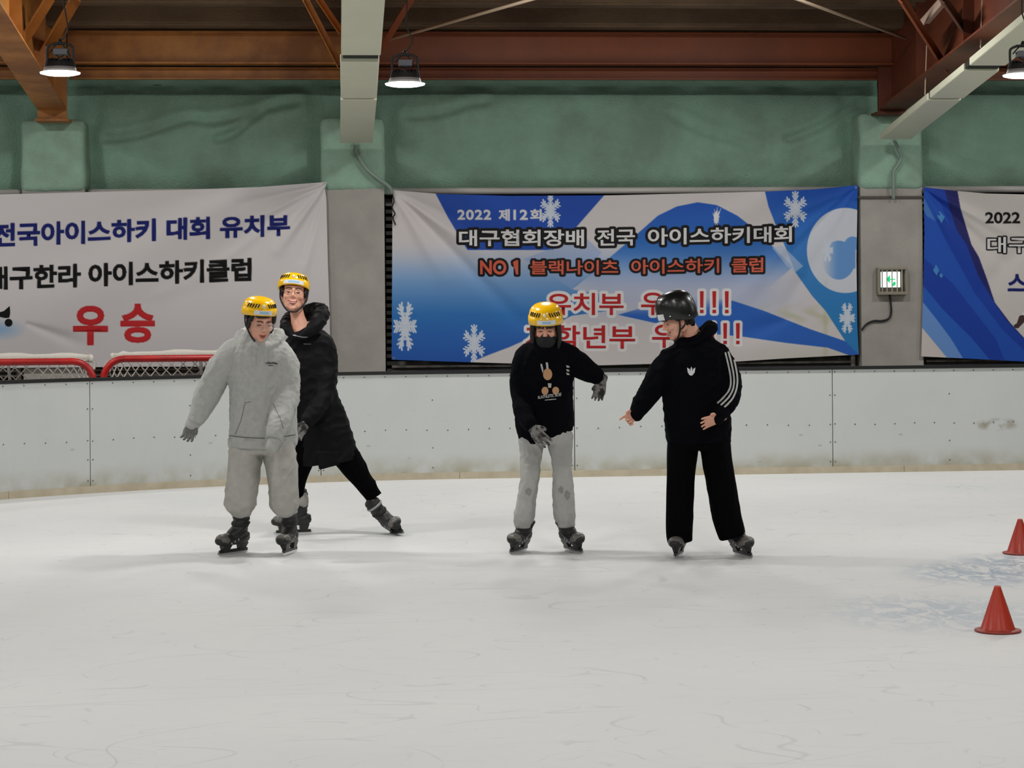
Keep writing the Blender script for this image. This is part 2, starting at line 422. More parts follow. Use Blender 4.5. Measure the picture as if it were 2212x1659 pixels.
cable('cable', [PY(848, 420, 22.6), PY(851, 436, 22.58), PY(847, 448, 22.6), PY(853, 462, 22.58), PY(849, 470, 22.6), PY(854, 485, 22.59)], 0.008, BLK, 'tangled black wire hanging at the top left corner of the blue banner')
bm = nb(); z = PY(1925, 426, YP).z; box(bm, (pil_x[4][0]-0.02, YP-0.03, z-0.012), (pil_x[4][1]+0.02, YP+0.005, z+0.012), bev=0.004)
nt_ += 1; o = link('trim_%d' % nt_, bm, mat('dark_strap', (84, 74, 70), 0.7)); tag(o, kind='structure')

# other walls (out of the frame) and roof
PLAIN = mat('plain_wall', (150, 165, 155), 0.85)
for nm, a, b_ in (('wall_left', (-14.2, -12, -0.06), (-14, YW, 8)), ('wall_right', (16, -12, -0.06), (16.2, YW, 8)), ('wall_front', (-14, -12.2, -0.06), (16, -12, 8))):
    tag(link(nm, boxo(a, b_), PLAIN), kind='structure')
ROOF = mat('roof_deck', (112, 90, 66), 0.85, rgb2=(70, 50, 33), nscale=1.3, noise_amt=0.25, bump=0.8, bscale=50, detail=8, stretch=(0.5, 1, 1))
bm = nb(); zr = 4.76
prism(bm, [(-14, YW+0.1, zr), (-14, 4, zr+0.13*(YW+0.1-4)), (-14, -12, zr+0.4), (-14, -12, zr+0.6), (-14, 4, zr+0.13*(YW+0.1-4)+0.2), (-14, YW+0.1, zr+0.2)], (30, 0, 0))
bmesh.ops.recalc_face_normals(bm, faces=bm.faces); ce = link('ceiling', bm, ROOF, origin=(0, YW, zr)); tag(ce, kind='structure')
src = None
for j in range(14):
    y = 22.15-j*0.85; z = 4.655+0.13*(22.2-y)
    if src is None:
        bm = nb(); prism(bm, [(-13.9, 0.20, 0.26), (-13.9, 0.10, 0.02), (-13.9, -0.30, 0.0), (-13.9, -0.34, 0.26)], (29.8, 0, 0))
        bmesh.ops.recalc_face_normals(bm, faces=bm.faces); bmesh.ops.bevel(bm, geom=list(bm.edges), offset=0.025, segments=2, affect='EDGES')
        src = link('roof_rib', bm, ROOF, parent=ce, raw=True); src.location = (0, y-YW, z-zr)
    else: copy_part(src, ce, (0, y-YW, z-zr))

# ================================================================ STEEL
ORG = mat('orange_brown_steel', (184, 122, 54), 0.55, rgb2=(138, 82, 34), nscale=1.7, noise_amt=0.35, bump=0.25, bscale=7, detail=8)
RED = mat('red_brown_steel', (134, 66, 28), 0.55, rgb2=(112, 52, 20), nscale=1.2, noise_amt=0.25, bump=0.15, bscale=9, detail=6)
DRK = mat('dark_brown_steel', (86, 52, 34), 0.6, rgb2=(64, 38, 26), nscale=3, noise_amt=0.3)
def ibeam(bm, x0, x1, y, zb, zt, fw, tf=0.02):
    box(bm, (x0, y-fw/2, zb), (x1, y+fw/2, zb+tf)); box(bm, (x0, y-fw/2, zt-tf), (x1, y+fw/2, zt)); box(bm, (x0, y-0.01, zb), (x1, y+0.01, zt))
for k, (a, b_, mm, lab) in enumerate(((146, 760, ORG, 'orange-brown steel eave beam between the left and middle pillars'), (795, 1957, RED, 'red-brown steel eave beam over the wide right bay'), (-520, 46, ORG, 'orange-brown steel eave beam left of the left pillar'), (2000, 2700, RED, 'red-brown steel eave beam right of the right rafter'))):
    y = 22.35; x0, x1 = PY(a, 100, y).x, PY(b_, 100, y).x; pm = (a+b_)/2
    zt, zb = PY(1300, 71, y).z, PY(1300, 141, y).z
    t = empty('eave_beam', ((x0+x1)/2, y, zb)); tag(t, lab, 'beam')
    bm = nb(); box(bm, (x0, y-0.01, zb), (x1, y+0.01, zt)); link('web', bm, mm, parent=t)
    for zz in (zb, zt-0.022):
        bm = nb(); box(bm, (x0, y-0.09, zz), (x1, y+0.09, zz+0.022), bev=0.004); link('flange', bm, mm, parent=t)
    y2 = 22.5; z2t, z2b = PY(1300, 148, y2).z, PY(1300, 173, y2).z
    t = empty('wall_channel', ((x0+x1)/2, y2, z2b)); tag(t, lab.replace('eave beam', 'channel lying on the green wall top,').replace(', ', ' ', 0), 'beam')
    bm = nb(); box(bm, (x0, y2, z2b), (x1, y2+0.02, z2t)); link('web', bm, mm, parent=t)
    bm = nb(); box(bm, (x0, y2-0.07, z2t-0.015), (x1, y2, z2t)); box(bm, (x0, y2-0.07, z2b), (x1, y2, z2b+0.012)); link('lip', bm, mm, parent=t)
# rafters: column stub on the pillar, tapering web and flanges running up toward the camera
RZB, RSL = 3.82, 0.112
def portal(pxc, mm, lab, zt_pil, fw=0.30):
    xc = PY(pxc, 250, 22.4).x
    t = empty('roof_rafter', (xc, 22.4, zt_pil)); tag(t, lab, 'rafter')
    yb, yf = 22.62, 6.0; zt0 = 4.80
    def zb(y): return RZB+RSL*(22.4-y)
    def zt(y): return zt0+0.13*(22.62-y)
    bm = nb(); prism(bm, [(xc-0.01, yb, zb(22.4)), (xc-0.01, yf, zb(yf)), (xc-0.01, yf, zt(yf)), (xc-0.01, yb, zt(yb))], (0.02, 0, 0)); bmesh.ops.recalc_face_normals(bm, faces=bm.faces); link('web', bm, mm, parent=t)
    for z0, z1, off in ((zb(22.4), zb(yf), 0), (zt(22.4)-0.02, zt(yf)-0.02, 0)):
        bm = nb(); prism(bm, [(xc-fw/2, 22.4, z0), (xc+fw/2, 22.4, z0), (xc+fw/2, 22.4, z0+0.022), (xc-fw/2, 22.4, z0+0.022)], (0, yf-22.4, z1-z0)); bmesh.ops.recalc_face_normals(bm, faces=bm.faces); link('flange', bm, mm, parent=t)
    bm = nb(); box(bm, (xc-0.155, 22.36, zt_pil-0.03), (xc+0.155, 22.385, 4.75), bev=0.003); link('column_flange', bm, mm, parent=t)
    bm = nb(); box(bm, (xc-0.012, 22.38, zt_pil-0.03), (xc+0.012, 22.62, 4.75)); link('column_web', bm, mm, parent=t)
    bm = nb(); box(bm, (xc-0.18, 22.33, zt_pil-0.04), (xc+0.18, 22.66, zt_pil-0.015)); link('base_plate', bm, mm, parent=t)
    for y in (21.0, 19.4, 17.8):
        bm = nb(); box(bm, (xc-0.12, y-0.006, zb(y)), (xc+0.12, y+0.006, zt(y)-0.02)); link('stiffener', bm, mm, parent=t)
    return xc
xcL = portal(114, ORG, 'orange-brown roof rafter rising from the leftmost pillar beside the lamp', pil_x[2][2])
xcM = portal(772, ORG, 'brown roof rafter behind the middle white duct', pil_x[3][2], 0.3)
RED2 = mat('dark_red_brown_steel', (108, 50, 24), 0.6, rgb2=(84, 38, 18), nscale=1.6, noise_amt=0.3, bump=0.2, bscale=9, detail=8)
xcR = portal(1926, RED2, 'red-brown roof rafter with a deep web at the upper right', pil_x[4][2])
def brace(p, q, r, m, lab, nm='knee_brace'):
    """angle section"""
    p, q = Vector(p), Vector(q); d = (q-p).normalized(); s = d.cross(Vector((0, 1, 0.2))).normalized(); f = d.cross(s)
    bm = nb(); prism(bm, [p-s*r, p+s*r, p+s*r+f*0.01, p-s*r+f*0.01], q-p); prism(bm, [p+s*r, p+s*r+f*r*2, p+s*(r-0.01)+f*r*2, p+s*(r-0.01)], q-p)
    bmesh.ops.recalc_face_normals(bm, faces=bm.faces)
    o = link(nm, bm, m); tag(o, lab, 'brace'); return o
brace(PD(37, 112, 20.2), PD(110, -4, 19.8), 0.045, ORG, 'orange knee brace nearest the left picture edge, left of the hanging lamp')
brace(PD(72, 160, 21.2), PD(166, -4, 19.9), 0.05, ORG, 'orange knee brace passing just behind the left lamp')
brace(PD(733, 138, 20.6), PD(658, -6, 19.9), 0.032, ORG, 'long rusty knee brace left of the middle white duct')
brace(PD(735, 66, 19.6), PD(684, -10, 19.3), 0.03, ORG, 'short rusty knee brace at the top edge left of the middle duct')
brace(PD(824, 105, 20.6), PD(891, -6, 19.9), 0.032, RED, 'red-brown knee brace right of the middle duct')
brace(PD(2046, 152, 21.0), PD(1944, -8, 20.0), 0.04, RED, 'red-brown knee brace reaching down to the right duct')
brace(PD(2108, 100, 20.2), PD(2034, -8, 19.5), 0.04, DRK, 'dark knee brace nearest the upper right corner')
brace(PD(1996, 48, 20.6), PD(2045, -8, 20.0), 0.055, mat('pale_primer', (176, 150, 134), 0.6), 'pale primer-coloured plate brace at the right rafter', 'plate_brace')
RODM = mat('pale_tie_rod', (188, 166, 142), 0.5)
for p, q, lab in ((PD(838, 86, 21.3), PD(1180, -10, 20.2), 'thin pale tie rod slanting up from the middle lamp to the top edge'), (PD(1955, 82, 21.9), PD(1704, -8, 20.2), 'thin pale tie rod slanting down to the right rafter')):
    bm = nb(); rod(bm, [p, p+(q-p)*1.7], 0.017, 8); tag(link('tie_rod', to_mesh(bm, 't', True), RODM), lab, 'rod')

# ================================================================ WHITE DUCTS
DUCT = mat('cream_white_sheet_metal', (214, 214, 190), 0.4, rgb2=(206, 206, 184), nscale=2, noise_amt=0.1)
SEAM = mat('dark_gap', (30, 36, 26), 0.8)
def duct(xc, ys, lab, tilts, ztop, slope=0.122):
    """sections between the distances ys, a dark gap at every joint"""
    t = empty('duct', (xc, ys[0], ztop)); tag(t, lab, 'duct')
    w, h = 0.175, 0.075
    zf = lambda y: ztop+slope*(ys[0]-y)
    bm = nb(); prism(bm, [(xc-w*0.9, ys[0]-0.02, zf(ys[0])+0.02), (xc+w*0.9, ys[0]-0.02, zf(ys[0])+0.02), (xc+w*0.9, ys[0]-0.02, zf(ys[0])+h), (xc-w*0.9, ys[0]-0.02, zf(ys[0])+h)], (0, ys[-1]-ys[0], zf(ys[-1])-zf(ys[0])))
    bmesh.ops.recalc_face_normals(bm, faces=bm.faces); link('inner_tray', bm, SEAM, parent=t)
    for k in range(len(ys)-1):
        a, b_ = ys[k]-(0.0, 0.05, 0.16, 0.05)[k], ys[k+1]+0.03
        e = tilts[k]
        bm = nb(); P = lambda x, y, dz: bm.verts.new((xc+x+e[0]*(y-a), y, zf(y)+dz+e[1]*(a-y)))
        A = [P(-w, a, 0), P(w, a, 0), P(w, a, h), P(-w, a, h)]; B = [P(-w, b_, 0), P(w, b_, 0), P(w, b_, h), P(-w, b_, h)]
        bm.faces.new(A); bm.faces.new(B[::-1])
        for i in range(4): bm.faces.new((A[i], B[i], B[(i+1) % 4], A[(i+1) % 4]))
        bmesh.ops.recalc_face_normals(bm, faces=bm.faces); bmesh.ops.bevel(bm, geom=list(bm.edges), offset=0.006, segments=1, affect='EDGES')
        link('duct_section', bm, DUCT, parent=t)
duct(PY(770, 308, 22.3).x, [22.3, 20.2, 18.6, 13.5, 9.0], 'cream white duct running up the middle of the roof from the pillar', [(0.0, 0), (0.006, -0.012), (0.002, 0.004), (0, 0)], PY(770, 309, 22.3).z)
duct(PY(1935, 300, 22.3).x, [22.3, 20.45, 19.25, 14.0, 9.0], 'cream white duct slanting to the upper right corner', [(0.0, 0), (0.0, -0.004), (0.0, 0.0), (0, 0)], PY(1945, 301, 22.3).z, 0.135)
for px, py, D in ((1998, 205, 21.2), (2118, 104, 19.6)):
    bm = nb(); rod(bm, [PD(px, py, D), PD(px+4, py-110, D)], 0.006, 6); tag(link('hanger_rod', bm, RODM), 'thin pale hanger rod %s the right duct' % ('at the lower joint of' if px < 2050 else 'at the upper joint of'), 'rod')

# ================================================================ LAMPS
LB = mat('lamp_black_metal', (34, 32, 32), 0.5); LG = mat('lamp_grey_housing', (176, 170, 168), 0.5)
LENS = mat('lamp_lens', (255, 255, 255), 0.3, emit=(250, 255, 252), estr=9.0); DRV = mat('driver_grey', (120, 122, 130), 0.5)
def revolve(bm, prof, c, n=28):
    c = Vector(c); rings = []
    for r, z in prof:
        rings.append([bm.verts.new(c+Vector((r*math.cos(2*math.pi*i/n), r*math.sin(2*math.pi*i/n), z))) for i in range(n)])
    for A, B in zip(rings[:-1], rings[1:]):
        for j in range(n): bm.faces.new((A[j], A[(j+1) % n], B[(j+1) % n], B[j]))
    bm.faces.new(rings[0][::-1]); bm.faces.new(rings[-1]); bmesh.ops.recalc_face_normals(bm, faces=bm.faces); return bm
def lamp(px, py, lab, wire_to, D=14.4):
    c = PD(px, py, D); t = empty('high_bay_lamp', c); tag(t, lab, 'lamp', 'high-bay lamps over the ice')
    o = link('lens', to_mesh(revolve(nb(), [(0.02, -0.016), (0.10, -0.013), (0.136, -0.004), (0.139, 0.004), (0.13, 0.006)], c), 'l', True), LENS, parent=t)
    link('reflector_housing', to_mesh(revolve(nb(), [(0.126, 0.004), (0.116, 0.012), (0.107, 0.040), (0.10, 0.042)], c), 'l', True), LG, parent=t)
    bm = nb(); revolve(bm, [(0.105, 0.040), (0.092, 0.078), (0.085, 0.08)], c)
    for k in range(20):
        a = k*math.pi/10; d = Vector((math.cos(a), math.sin(a), 0)); s = Vector((-d.y, d.x, 0))*0.003
        prism(bm, [c+d*0.03-s+Vector((0, 0, 0.09)), c+d*0.110-s+Vector((0, 0, 0.042)), c+d*0.094-s+Vector((0, 0, 0.098)), c+d*0.03-s+Vector((0, 0, 0.098))], s*2)
    link('heat_sink', bm, LB, parent=t)
    for s in (-1, 1):
        bm = nb(); rod(bm, [c+RT*s*0.088+UPV*0.07, c+RT*s*0.09+UPV*0.15, c+RT*s*0.083+UPV*0.185, c+RT*s*0.04+UPV*0.205], 0.009, 6); link('bracket', bm, LB, parent=t)
    bm = nb(); rod(bm, [c-RT*0.045+UPV*0.205, c+RT*0.045+UPV*0.205], 0.01, 6); revolve(bm, [(0.012, 0.2), (0.016, 0.22), (0.006, 0.24)], c, 10); link('hook', bm, LB, parent=t)
    bm = nb(); box(bm, c+Vector((-0.045, -0.03, 0.125)), c+Vector((0.05, 0.03, 0.17)), bev=0.006); link('driver_box', bm, DRV, parent=t)
    wp = [c+UPV*0.22, c+RT*0.03+UPV*0.25, c+RT*0.055+UPV*0.31]+wire_to(c)
    bm = nb(); rod(bm, wp, 0.005, 6); rod(bm, [c-RT*0.07+UPV*0.15, c+UPV*0.21, c+RT*0.07+UPV*0.12], 0.005, 6); rod(bm, [c-RT*0.05+UPV*0.16, c-UPV*-0.11, c+RT*0.07+UPV*0.17], 0.004, 6)
    link('power_cord', bm, BLK, parent=t)
    area_lamp('lamp_light', c-UPV*0.03, 0.24, LAMP_W)
lamp(130, 158, 'round high-bay lamp glowing in front of the left orange rafter', lambda c: [c+RT*0.04+UPV*0.42, c+RT*0.02+UPV*0.6, c+RT*0.0+UPV*1.2])
lamp(875, 182, 'round high-bay lamp glowing right of the middle duct', lambda c: [c+RT*0.01+UPV*0.42, c+RT*0.02+UPV*0.6, c+UPV*1.2])
lamp(2210, 163, 'round high-bay lamp glowing at the right picture edge', lambda c: [c+UPV*0.42, c+UPV*0.6, c+UPV*1.2])

# ================================================================ RINK BOARDS
YB = G(1500, 1026.5).y
XC0 = G(1010, 1033).x; RCN = 7.0       # corner starts here and curves toward the camera
HB = 1.035
def path(s):
    """point and inward normal of the boards' ice face; s = metres along, 0 at XC0, growing to the left"""
    if s <= 0: return Vector((XC0-s, YB, 0)), Vector((0, -1, 0))
    a = s/RCN
    if a <= math.pi/2: return Vector((XC0-RCN*math.sin(a), YB-RCN*(1-math.cos(a)), 0)), Vector((math.sin(a), -math.cos(a), 0))
    return Vector((XC0-RCN, YB-RCN-(s-RCN*math.pi/2), 0)), Vector((1, 0, 0))
def s_of(px, py=1040):
    best = min(((abs(((path(s)[0]-CAMP).dot(RT))/((path(s)[0]-CAMP).dot(FW))-(px-CX)/F_PX), s) for s in np.arange(-8, 9, 0.01)))
    return best[1]
BOARD = mat('white_board_panel', (203, 206, 204), 0.35, rgb2=(196, 200, 199), nscale=1.5, noise_amt=0.1, spec=0.35)
def board_material():
    m = BOARD; nt = m.node_tree; N = nt.nodes; L = nt.links; b = N['Principled BSDF']
    src = b.inputs['Base Color'].links[0].from_socket
    g = N.new('ShaderNodeNewGeometry'); sp = N.new('ShaderNodeSeparateXYZ'); L.new(g.outputs['Position'], sp.inputs[0])
    mr = N.new('ShaderNodeMapRange'); mr.interpolation_type = 'SMOOTHSTEP'; L.new(sp.outputs[2], mr.inputs[0]); mr.inputs[1].default_value = 0.28; mr.inputs[2].default_value = 0.06
    n = N.new('ShaderNodeTexNoise'); n.inputs['Scale'].default_value = 5; n.inputs['Detail'].default_value = 8; L.new(g.outputs['Position'], n.inputs['Vector'])
    mu = N.new('ShaderNodeMath'); mu.operation = 'MULTIPLY'; mu.use_clamp = True; L.new(mr.outputs[0], mu.inputs[0])
    r = N.new('ShaderNodeMapRange'); L.new(n.outputs[0], r.inputs[0]); r.inputs[1].default_value = 0.3; r.inputs[2].default_value = 0.65; L.new(r.outputs[0], mu.inputs[1])
    mx = N.new('ShaderNodeMixRGB'); mx.inputs[2].default_value = lin((170, 167, 150))+(1,); L.new(src, mx.inputs[1]); L.new(mu.outputs[0], mx.inputs[0])
    # puck scuffs
    n3 = N.new('ShaderNodeTexVoronoi'); n3.inputs['Scale'].default_value = 3.2; mp = N.new('ShaderNodeMapping'); mp.inputs['Scale'].default_value = (1, 1, 2.0); L.new(g.outputs['Position'], mp.inputs[0]); L.new(mp.outputs[0], n3.inputs['Vector'])
    r3 = N.new('ShaderNodeMapRange'); L.new(n3.outputs['Distance'], r3.inputs[0]); r3.inputs[1].default_value = 0.10; r3.inputs[2].default_value = 0.05
    r4 = N.new('ShaderNodeMapRange'); L.new(sp.outputs[2], r4.inputs[0]); r4.inputs[1].default_value = 0.75; r4.inputs[2].default_value = 0.35
    m4 = N.new('ShaderNodeMath'); m4.operation = 'MULTIPLY'; L.new(r3.outputs[0], m4.inputs[0]); L.new(r4.outputs[0], m4.inputs[1])
    m5 = N.new('ShaderNodeMath'); m5.operation = 'MULTIPLY'; m5.inputs[1].default_value = 0.35; L.new(m4.outputs[0], m5.inputs[0])
    m2 = N.new('ShaderNodeMixRGB'); m2.inputs[2].default_value = lin((120, 118, 112))+(1,); L.new(mx.outputs[0], m2.inputs[1]); L.new(m5.outputs[0], m2.inputs[0])
    # smeared scuff at the right
    q = G(2165, 1019); sx = N.new('ShaderNodeMath'); sx.operation = 'SUBTRACT'; L.new(sp.outputs[0], sx.inputs[0]); sx.inputs[1].default_value = q.x
    sz = N.new('ShaderNodeMath'); sz.operation = 'SUBTRACT'; L.new(sp.outputs[2], sz.inputs[0]); sz.inputs[1].default_value = 0.465
    def sq(v, k):
        a = N.new('ShaderNodeMath'); a.operation = 'DIVIDE'; L.new(v, a.inputs[0]); a.inputs[1].default_value = k
        c = N.new('ShaderNodeMath'); c.operation = 'MULTIPLY'; L.new(a.outputs[0], c.inputs[0]); L.new(a.outputs[0], c.inputs[1]); return c.outputs[0]
    ad = N.new('ShaderNodeMath'); ad.operation = 'ADD'; L.new(sq(sx.outputs[0], 0.26), ad.inputs[0]); L.new(sq(sz.outputs[0], 0.075), ad.inputs[1])
    inv = N.new('ShaderNodeMath'); inv.operation = 'SUBTRACT'; inv.use_clamp = True; inv.inputs[0].default_value = 1.0; L.new(ad.outputs[0], inv.inputs[1])
    n6 = N.new('ShaderNodeTexNoise'); n6.inputs['Scale'].default_value = 9; n6.inputs['Detail'].default_value = 5; L.new(g.outputs['Position'], n6.inputs['Vector'])
    r6 = N.new('ShaderNodeMapRange'); L.new(n6.outputs[0], r6.inputs[0]); r6.inputs[1].default_value = 0.42; r6.inputs[2].default_value = 0.6
    m6 = N.new('ShaderNodeMath'); m6.operation = 'MULTIPLY'; m6.use_clamp = True; L.new(inv.outputs[0], m6.inputs[0]); L.new(r6.outputs[0], m6.inputs[1])
    m7 = N.new('ShaderNodeMixRGB'); m7.inputs[2].default_value = lin((140, 132, 112))+(1,); L.new(m2.outputs[0], m7.inputs[1]); L.new(m6.outputs[0], m7.inputs[0])
    L.new(m7.outputs[0], b.inputs['Base Color'])
board_material()
KICK = mat('yellowed_kick_strip', (196, 186, 164), 0.5, rgb2=(178, 166, 142), nscale=7, noise_amt=0.2)
CAPM = mat('black_cap_rail', (16, 17, 17), 0.45); SCR = mat('screw_head', (84, 84, 82), 0.4, metal=0.5)
def strip(s0, s1, off0, off1, z0, z1, step=0.25, bev=0.0):
    n = max(1, int(abs(s1-s0)/step)); bm = nb(); R = []
    for i in range(n+1):
        p, nn = path(s0+(s1-s0)*i/n)
        R.append([bm.verts.new(p-nn*o+Vector((0, 0, z))) for o, z in ((off0, z0), (off1, z0), (off1, z1), (off0, z1))])
    for A, B in zip(R[:-1], R[1:]):
        for j in range(4): bm.faces.new((A[j], A[(j+1) % 4], B[(j+1) % 4], B[j]))
    bm.faces.new(R[0][::-1]); bm.faces.new(R[-1]); bmesh.ops.recalc_face_normals(bm, faces=bm.faces); return bm
bo = path(0)[0]; boards = empty('rink_boards', bo); tag(boards, 'long white rink boards with black top rail and yellowed kick strip', 'rink boards')
js = [s_of(2360), s_of(1796), s_of(1239), s_of(690), s_of(192)]
js = [js[0]-2.5, js[0]]+js[1:]+[js[-1]+2.35*k for k in (1, 2, 3, 4, 5, 6, 7)]
for a, b_ in zip(js[:-1], js[1:]):
    link('board_panel', strip(a+0.004, b_-0.004, 0.0, 0.02, 0.062, HB), BOARD, parent=boards)
    bm = nb(); n = round((b_-a)/0.213); pos = []
    for k in range(n+1):
        s = a+0.025+(b_-a-0.05)*k/n; pos += [(s, HB-0.022), (s, 0.487+0.006*math.sin(k*5))]
    for s in (a+0.025, b_-0.025, (a+b_)/2+0.15):
        pos += [(s, 0.78), (s, 0.31), (s, 0.115)]
    for s, z in pos:
        p, nn = path(s); t = Vector((-nn.y, nn.x, 0)); c = p+Vector((0, 0, z))+nn*0.003
        vs = [bm.verts.new(c+t*0.0066*math.cos(q*math.pi/3)+Vector((0, 0, 0.0066*math.sin(q*math.pi/3)))) for q in range(6)]; bm.faces.new(vs)
        v2 = [bm.verts.new(v.co-nn*0.004) for v in vs]
        for q in range(6): bm.faces.new((vs[q], vs[(q+1) % 6], v2[(q+1) % 6], v2[q]))
    tag(link('screws', bm, SCR, parent=boards), kind='stuff')
link('backing_frame', strip(js[0], js[-1], 0.021, 0.06, 0.0, HB-0.02), DARKB, parent=boards)
ks = np.linspace(js[0], js[-1], 14)
for a, b_ in zip(ks[:-1], ks[1:]): link('kick_strip', strip(a+0.002, b_-0.002, -0.010, 0.012, 0.0, 0.066), KICK, parent=boards)
link('cap_rail', strip(js[0], js[-1], -0.012, 0.07, HB, HB+0.032), CAPM, parent=boards)

# ================================================================ HOCKEY GOALS
REDP = mat('red_goal_paint', (196, 28, 26), 0.35, rgb2=(150, 24, 22), nscale=5, noise_amt=0.2); NETM = mat('white_net_cord', (206, 200, 190), 0.8); LACE = mat('white_net_band', (214, 208, 198), 0.85, bump=0.6, bscale=90)
GRY = mat('grey_goal_pipe', (170, 166, 160), 0.5)
def goal(xl, y0, lab, rot, hgt):
    """front left post foot at (xl, y0); front faces the camera"""
    t = empty('hockey_goal', (xl+0.915, y0, 0)); tag(t, lab, 'goal', None)
    Rm = Matrix.Translation((xl+0.915, y0, 0)) @ Matrix.Rotation(rot, 4, 'Z')
    T = lambda x, y, z: Rm @ Vector((x, y, z))
    w, h, r = 0.915, hgt, 0.2
    pts = [T(-w, 0, 0.04), T(-w, 0, 0.6), T(-w, 0, h-r)]+[T(-w+r-r*math.cos(a), 0, h-r+r*math.sin(a)) for a in (0.4, 0.8, 1.2)]+[T(-w+r, 0, h), T(-w+r+0.08, 0, h), T(0, 0, h), T(w-r-0.08, 0, h), T(w-r, 0, h)]+[T(w-r+r*math.sin(a), 0, h-r+r*math.cos(a)) for a in (0.4, 0.8, 1.2)]+[T(w, 0, h-r), T(w, 0, 0.6), T(w, 0, 0.04)]
    bm = nb(); rod(bm, pts, 0.034, 12, 3, caps=True); o = link('goal_frame', to_mesh(bm, 'g', True), REDP, parent=t)
    # rear support: top hoop and base hoop
    bm = nb(); rod(bm, [T(-w, 0.03, h-0.08), T(-w+0.03, 0.35, h-0.02), T(-w+0.16, 0.52, h), T(0, 0.56, h), T(w-0.16, 0.52, h), T(w-0.03, 0.35, h-0.02), T(w, 0.03, h-0.08)], 0.017, 8); rod(bm, [T(0, 0.56, h), T(0, 0.9, 0.6), T(0, 1.1, 0.04)], 0.017, 8); link('rear_hoop', to_mesh(bm, 'g', True), GRY, parent=t)
    bm = nb(); rod(bm, [T(-w, 0.03, 0.04), T(-w+0.05, 0.6, 0.04), T(-0.4, 1.1, 0.04), T(0.4, 1.1, 0.04), T(w-0.05, 0.6, 0.04), T(w, 0.03, 0.04)], 0.024, 8); link('base_frame', to_mesh(bm, 'g', True), REDP, parent=t)
    # lacing band of the net folded over the rear hoop
    bm = nb(); tube(bm, [(T(-w+0.05, 0.38, h+0.015), 0.03, 0.02), (T(-w+0.2, 0.54, h+0.03), 0.035, 0.022), (T(0, 0.58, h+0.035), 0.038, 0.024), (T(w-0.2, 0.54, h+0.03), 0.035, 0.022), (T(w-0.05, 0.38, h+0.015), 0.03, 0.02)], n=10, sub=6)
    me = to_mesh(bm, 'b', True); P = coords(me); setco(me, P+normals(me)*(0.010*np.sin(P[:, 0]*60))[:, None]); link('net_band', me, LACE, parent=t)
    # net: diamond mesh over a draped back surface
    def surf(u, v):          # u -1..1 across, v 0 top .. 1 bottom
        a = u*1.35; d = 0.56+0.52*v**0.8+0.05*math.sin(u*9)*v; rx = w-0.05
        x = rx*math.sin(a)/math.sin(1.35); y = d*(0.12+0.88*max(0.0, math.cos(a)-math.cos(1.35))/(1-math.cos(1.35)))
        return T(x, y, (h-0.01)*(1-v)+0.04*v-0.03*math.sin(v*3.1))
    bm = nb()
    def cord(p, q, r=0.0058):
        d = (q-p).normalized(); s = d.cross(Vector((0, 1, 0.3))).normalized()*r; f = d.cross(s).normalized()*r
        A = [bm.verts.new(p+k) for k in (s, f, -s, -f)]; B = [bm.verts.new(q+k) for k in (s, f, -s, -f)]
        for i in range(4): bm.faces.new((A[i], A[(i+1) % 4], B[(i+1) % 4], B[i]))
    nu, nv = 40, 20
    for i in range(nu):
        for j in range(nv):
            u0, u1, v0, v1 = -1+2*i/nu, -1+2*(i+1)/nu, j/nv, (j+1)/nv
            if (i+j) % 2 == 0: cord(surf(u0, v0), surf(u1, v1))
            else: cord(surf(u1, v0), surf(u0, v1))
    # top panel
    for i in range(24):
        x0, x1 = -w+0.1+1.63*i/24, -w+0.1+1.63*(i+1)/24
        for j in range(5):
            y0_, y1_ = 0.55*j/5, 0.55*(j+1)/5
            a, b2 = ((x0, y0_), (x1, y1_)) if (i+j) % 2 == 0 else ((x1, y0_), (x0, y1_))
            cord(T(a[0], a[1], h), T(b2[0], b2[1], h))
    tag(link('net', bm, NETM, parent=t), kind='stuff')
gy = 20.75
g1 = PY(199, 790, gy); g2 = PY(214, 790, gy)
hg = PY(330, 772, gy).z-0.012
goal(g1.x-1.83+0.01, gy, 'red framed hockey goal cut off by the left picture edge', 0.0, hg-0.02)
goal(g2.x+0.045, gy, 'red framed hockey goal directly behind the skater in the grey hoodie', 0.0, hg)

# ================================================================ CONES
CONE = mat('red_cone_plastic', (176, 50, 30), 0.35, rgb2=(164, 44, 26), nscale=3, noise_amt=0.1, spec=0.45, bump=0.1, bscale=14)
def cone(px, py, lab):
    c = G(px, py); t = empty('traffic_cone', c); tag(t, lab, 'cone', 'red cones on the ice')
    s = 1.0
    link('cone_body', to_mesh(revolve(nb(), [(0.094, 0.008), (0.090, 0.014), (0.086, 0.02), (0.055, 0.115), (0.018, 0.225), (0.0165, 0.232), (0.013, 0.234), (0.011, 0.228), (0.015, 0.2), (0.05, 0.1), (0.08, 0.012)], c, 40), 'c', True), CONE, parent=t)
    link('base_rim', to_mesh(revolve(nb(), [(0.085, 0.001), (0.113, 0.001), (0.118, 0.005), (0.117, 0.010), (0.109, 0.012), (0.094, 0.016), (0.086, 0.014)], c, 40), 'c', True), mat('red_cone_rim', (140, 46, 34), 0.5), parent=t)
cone(2155.5, 1364, 'red cone standing whole nearest the camera at the right')
cone(2204, 1196, 'farther red cone cut by the right picture edge')

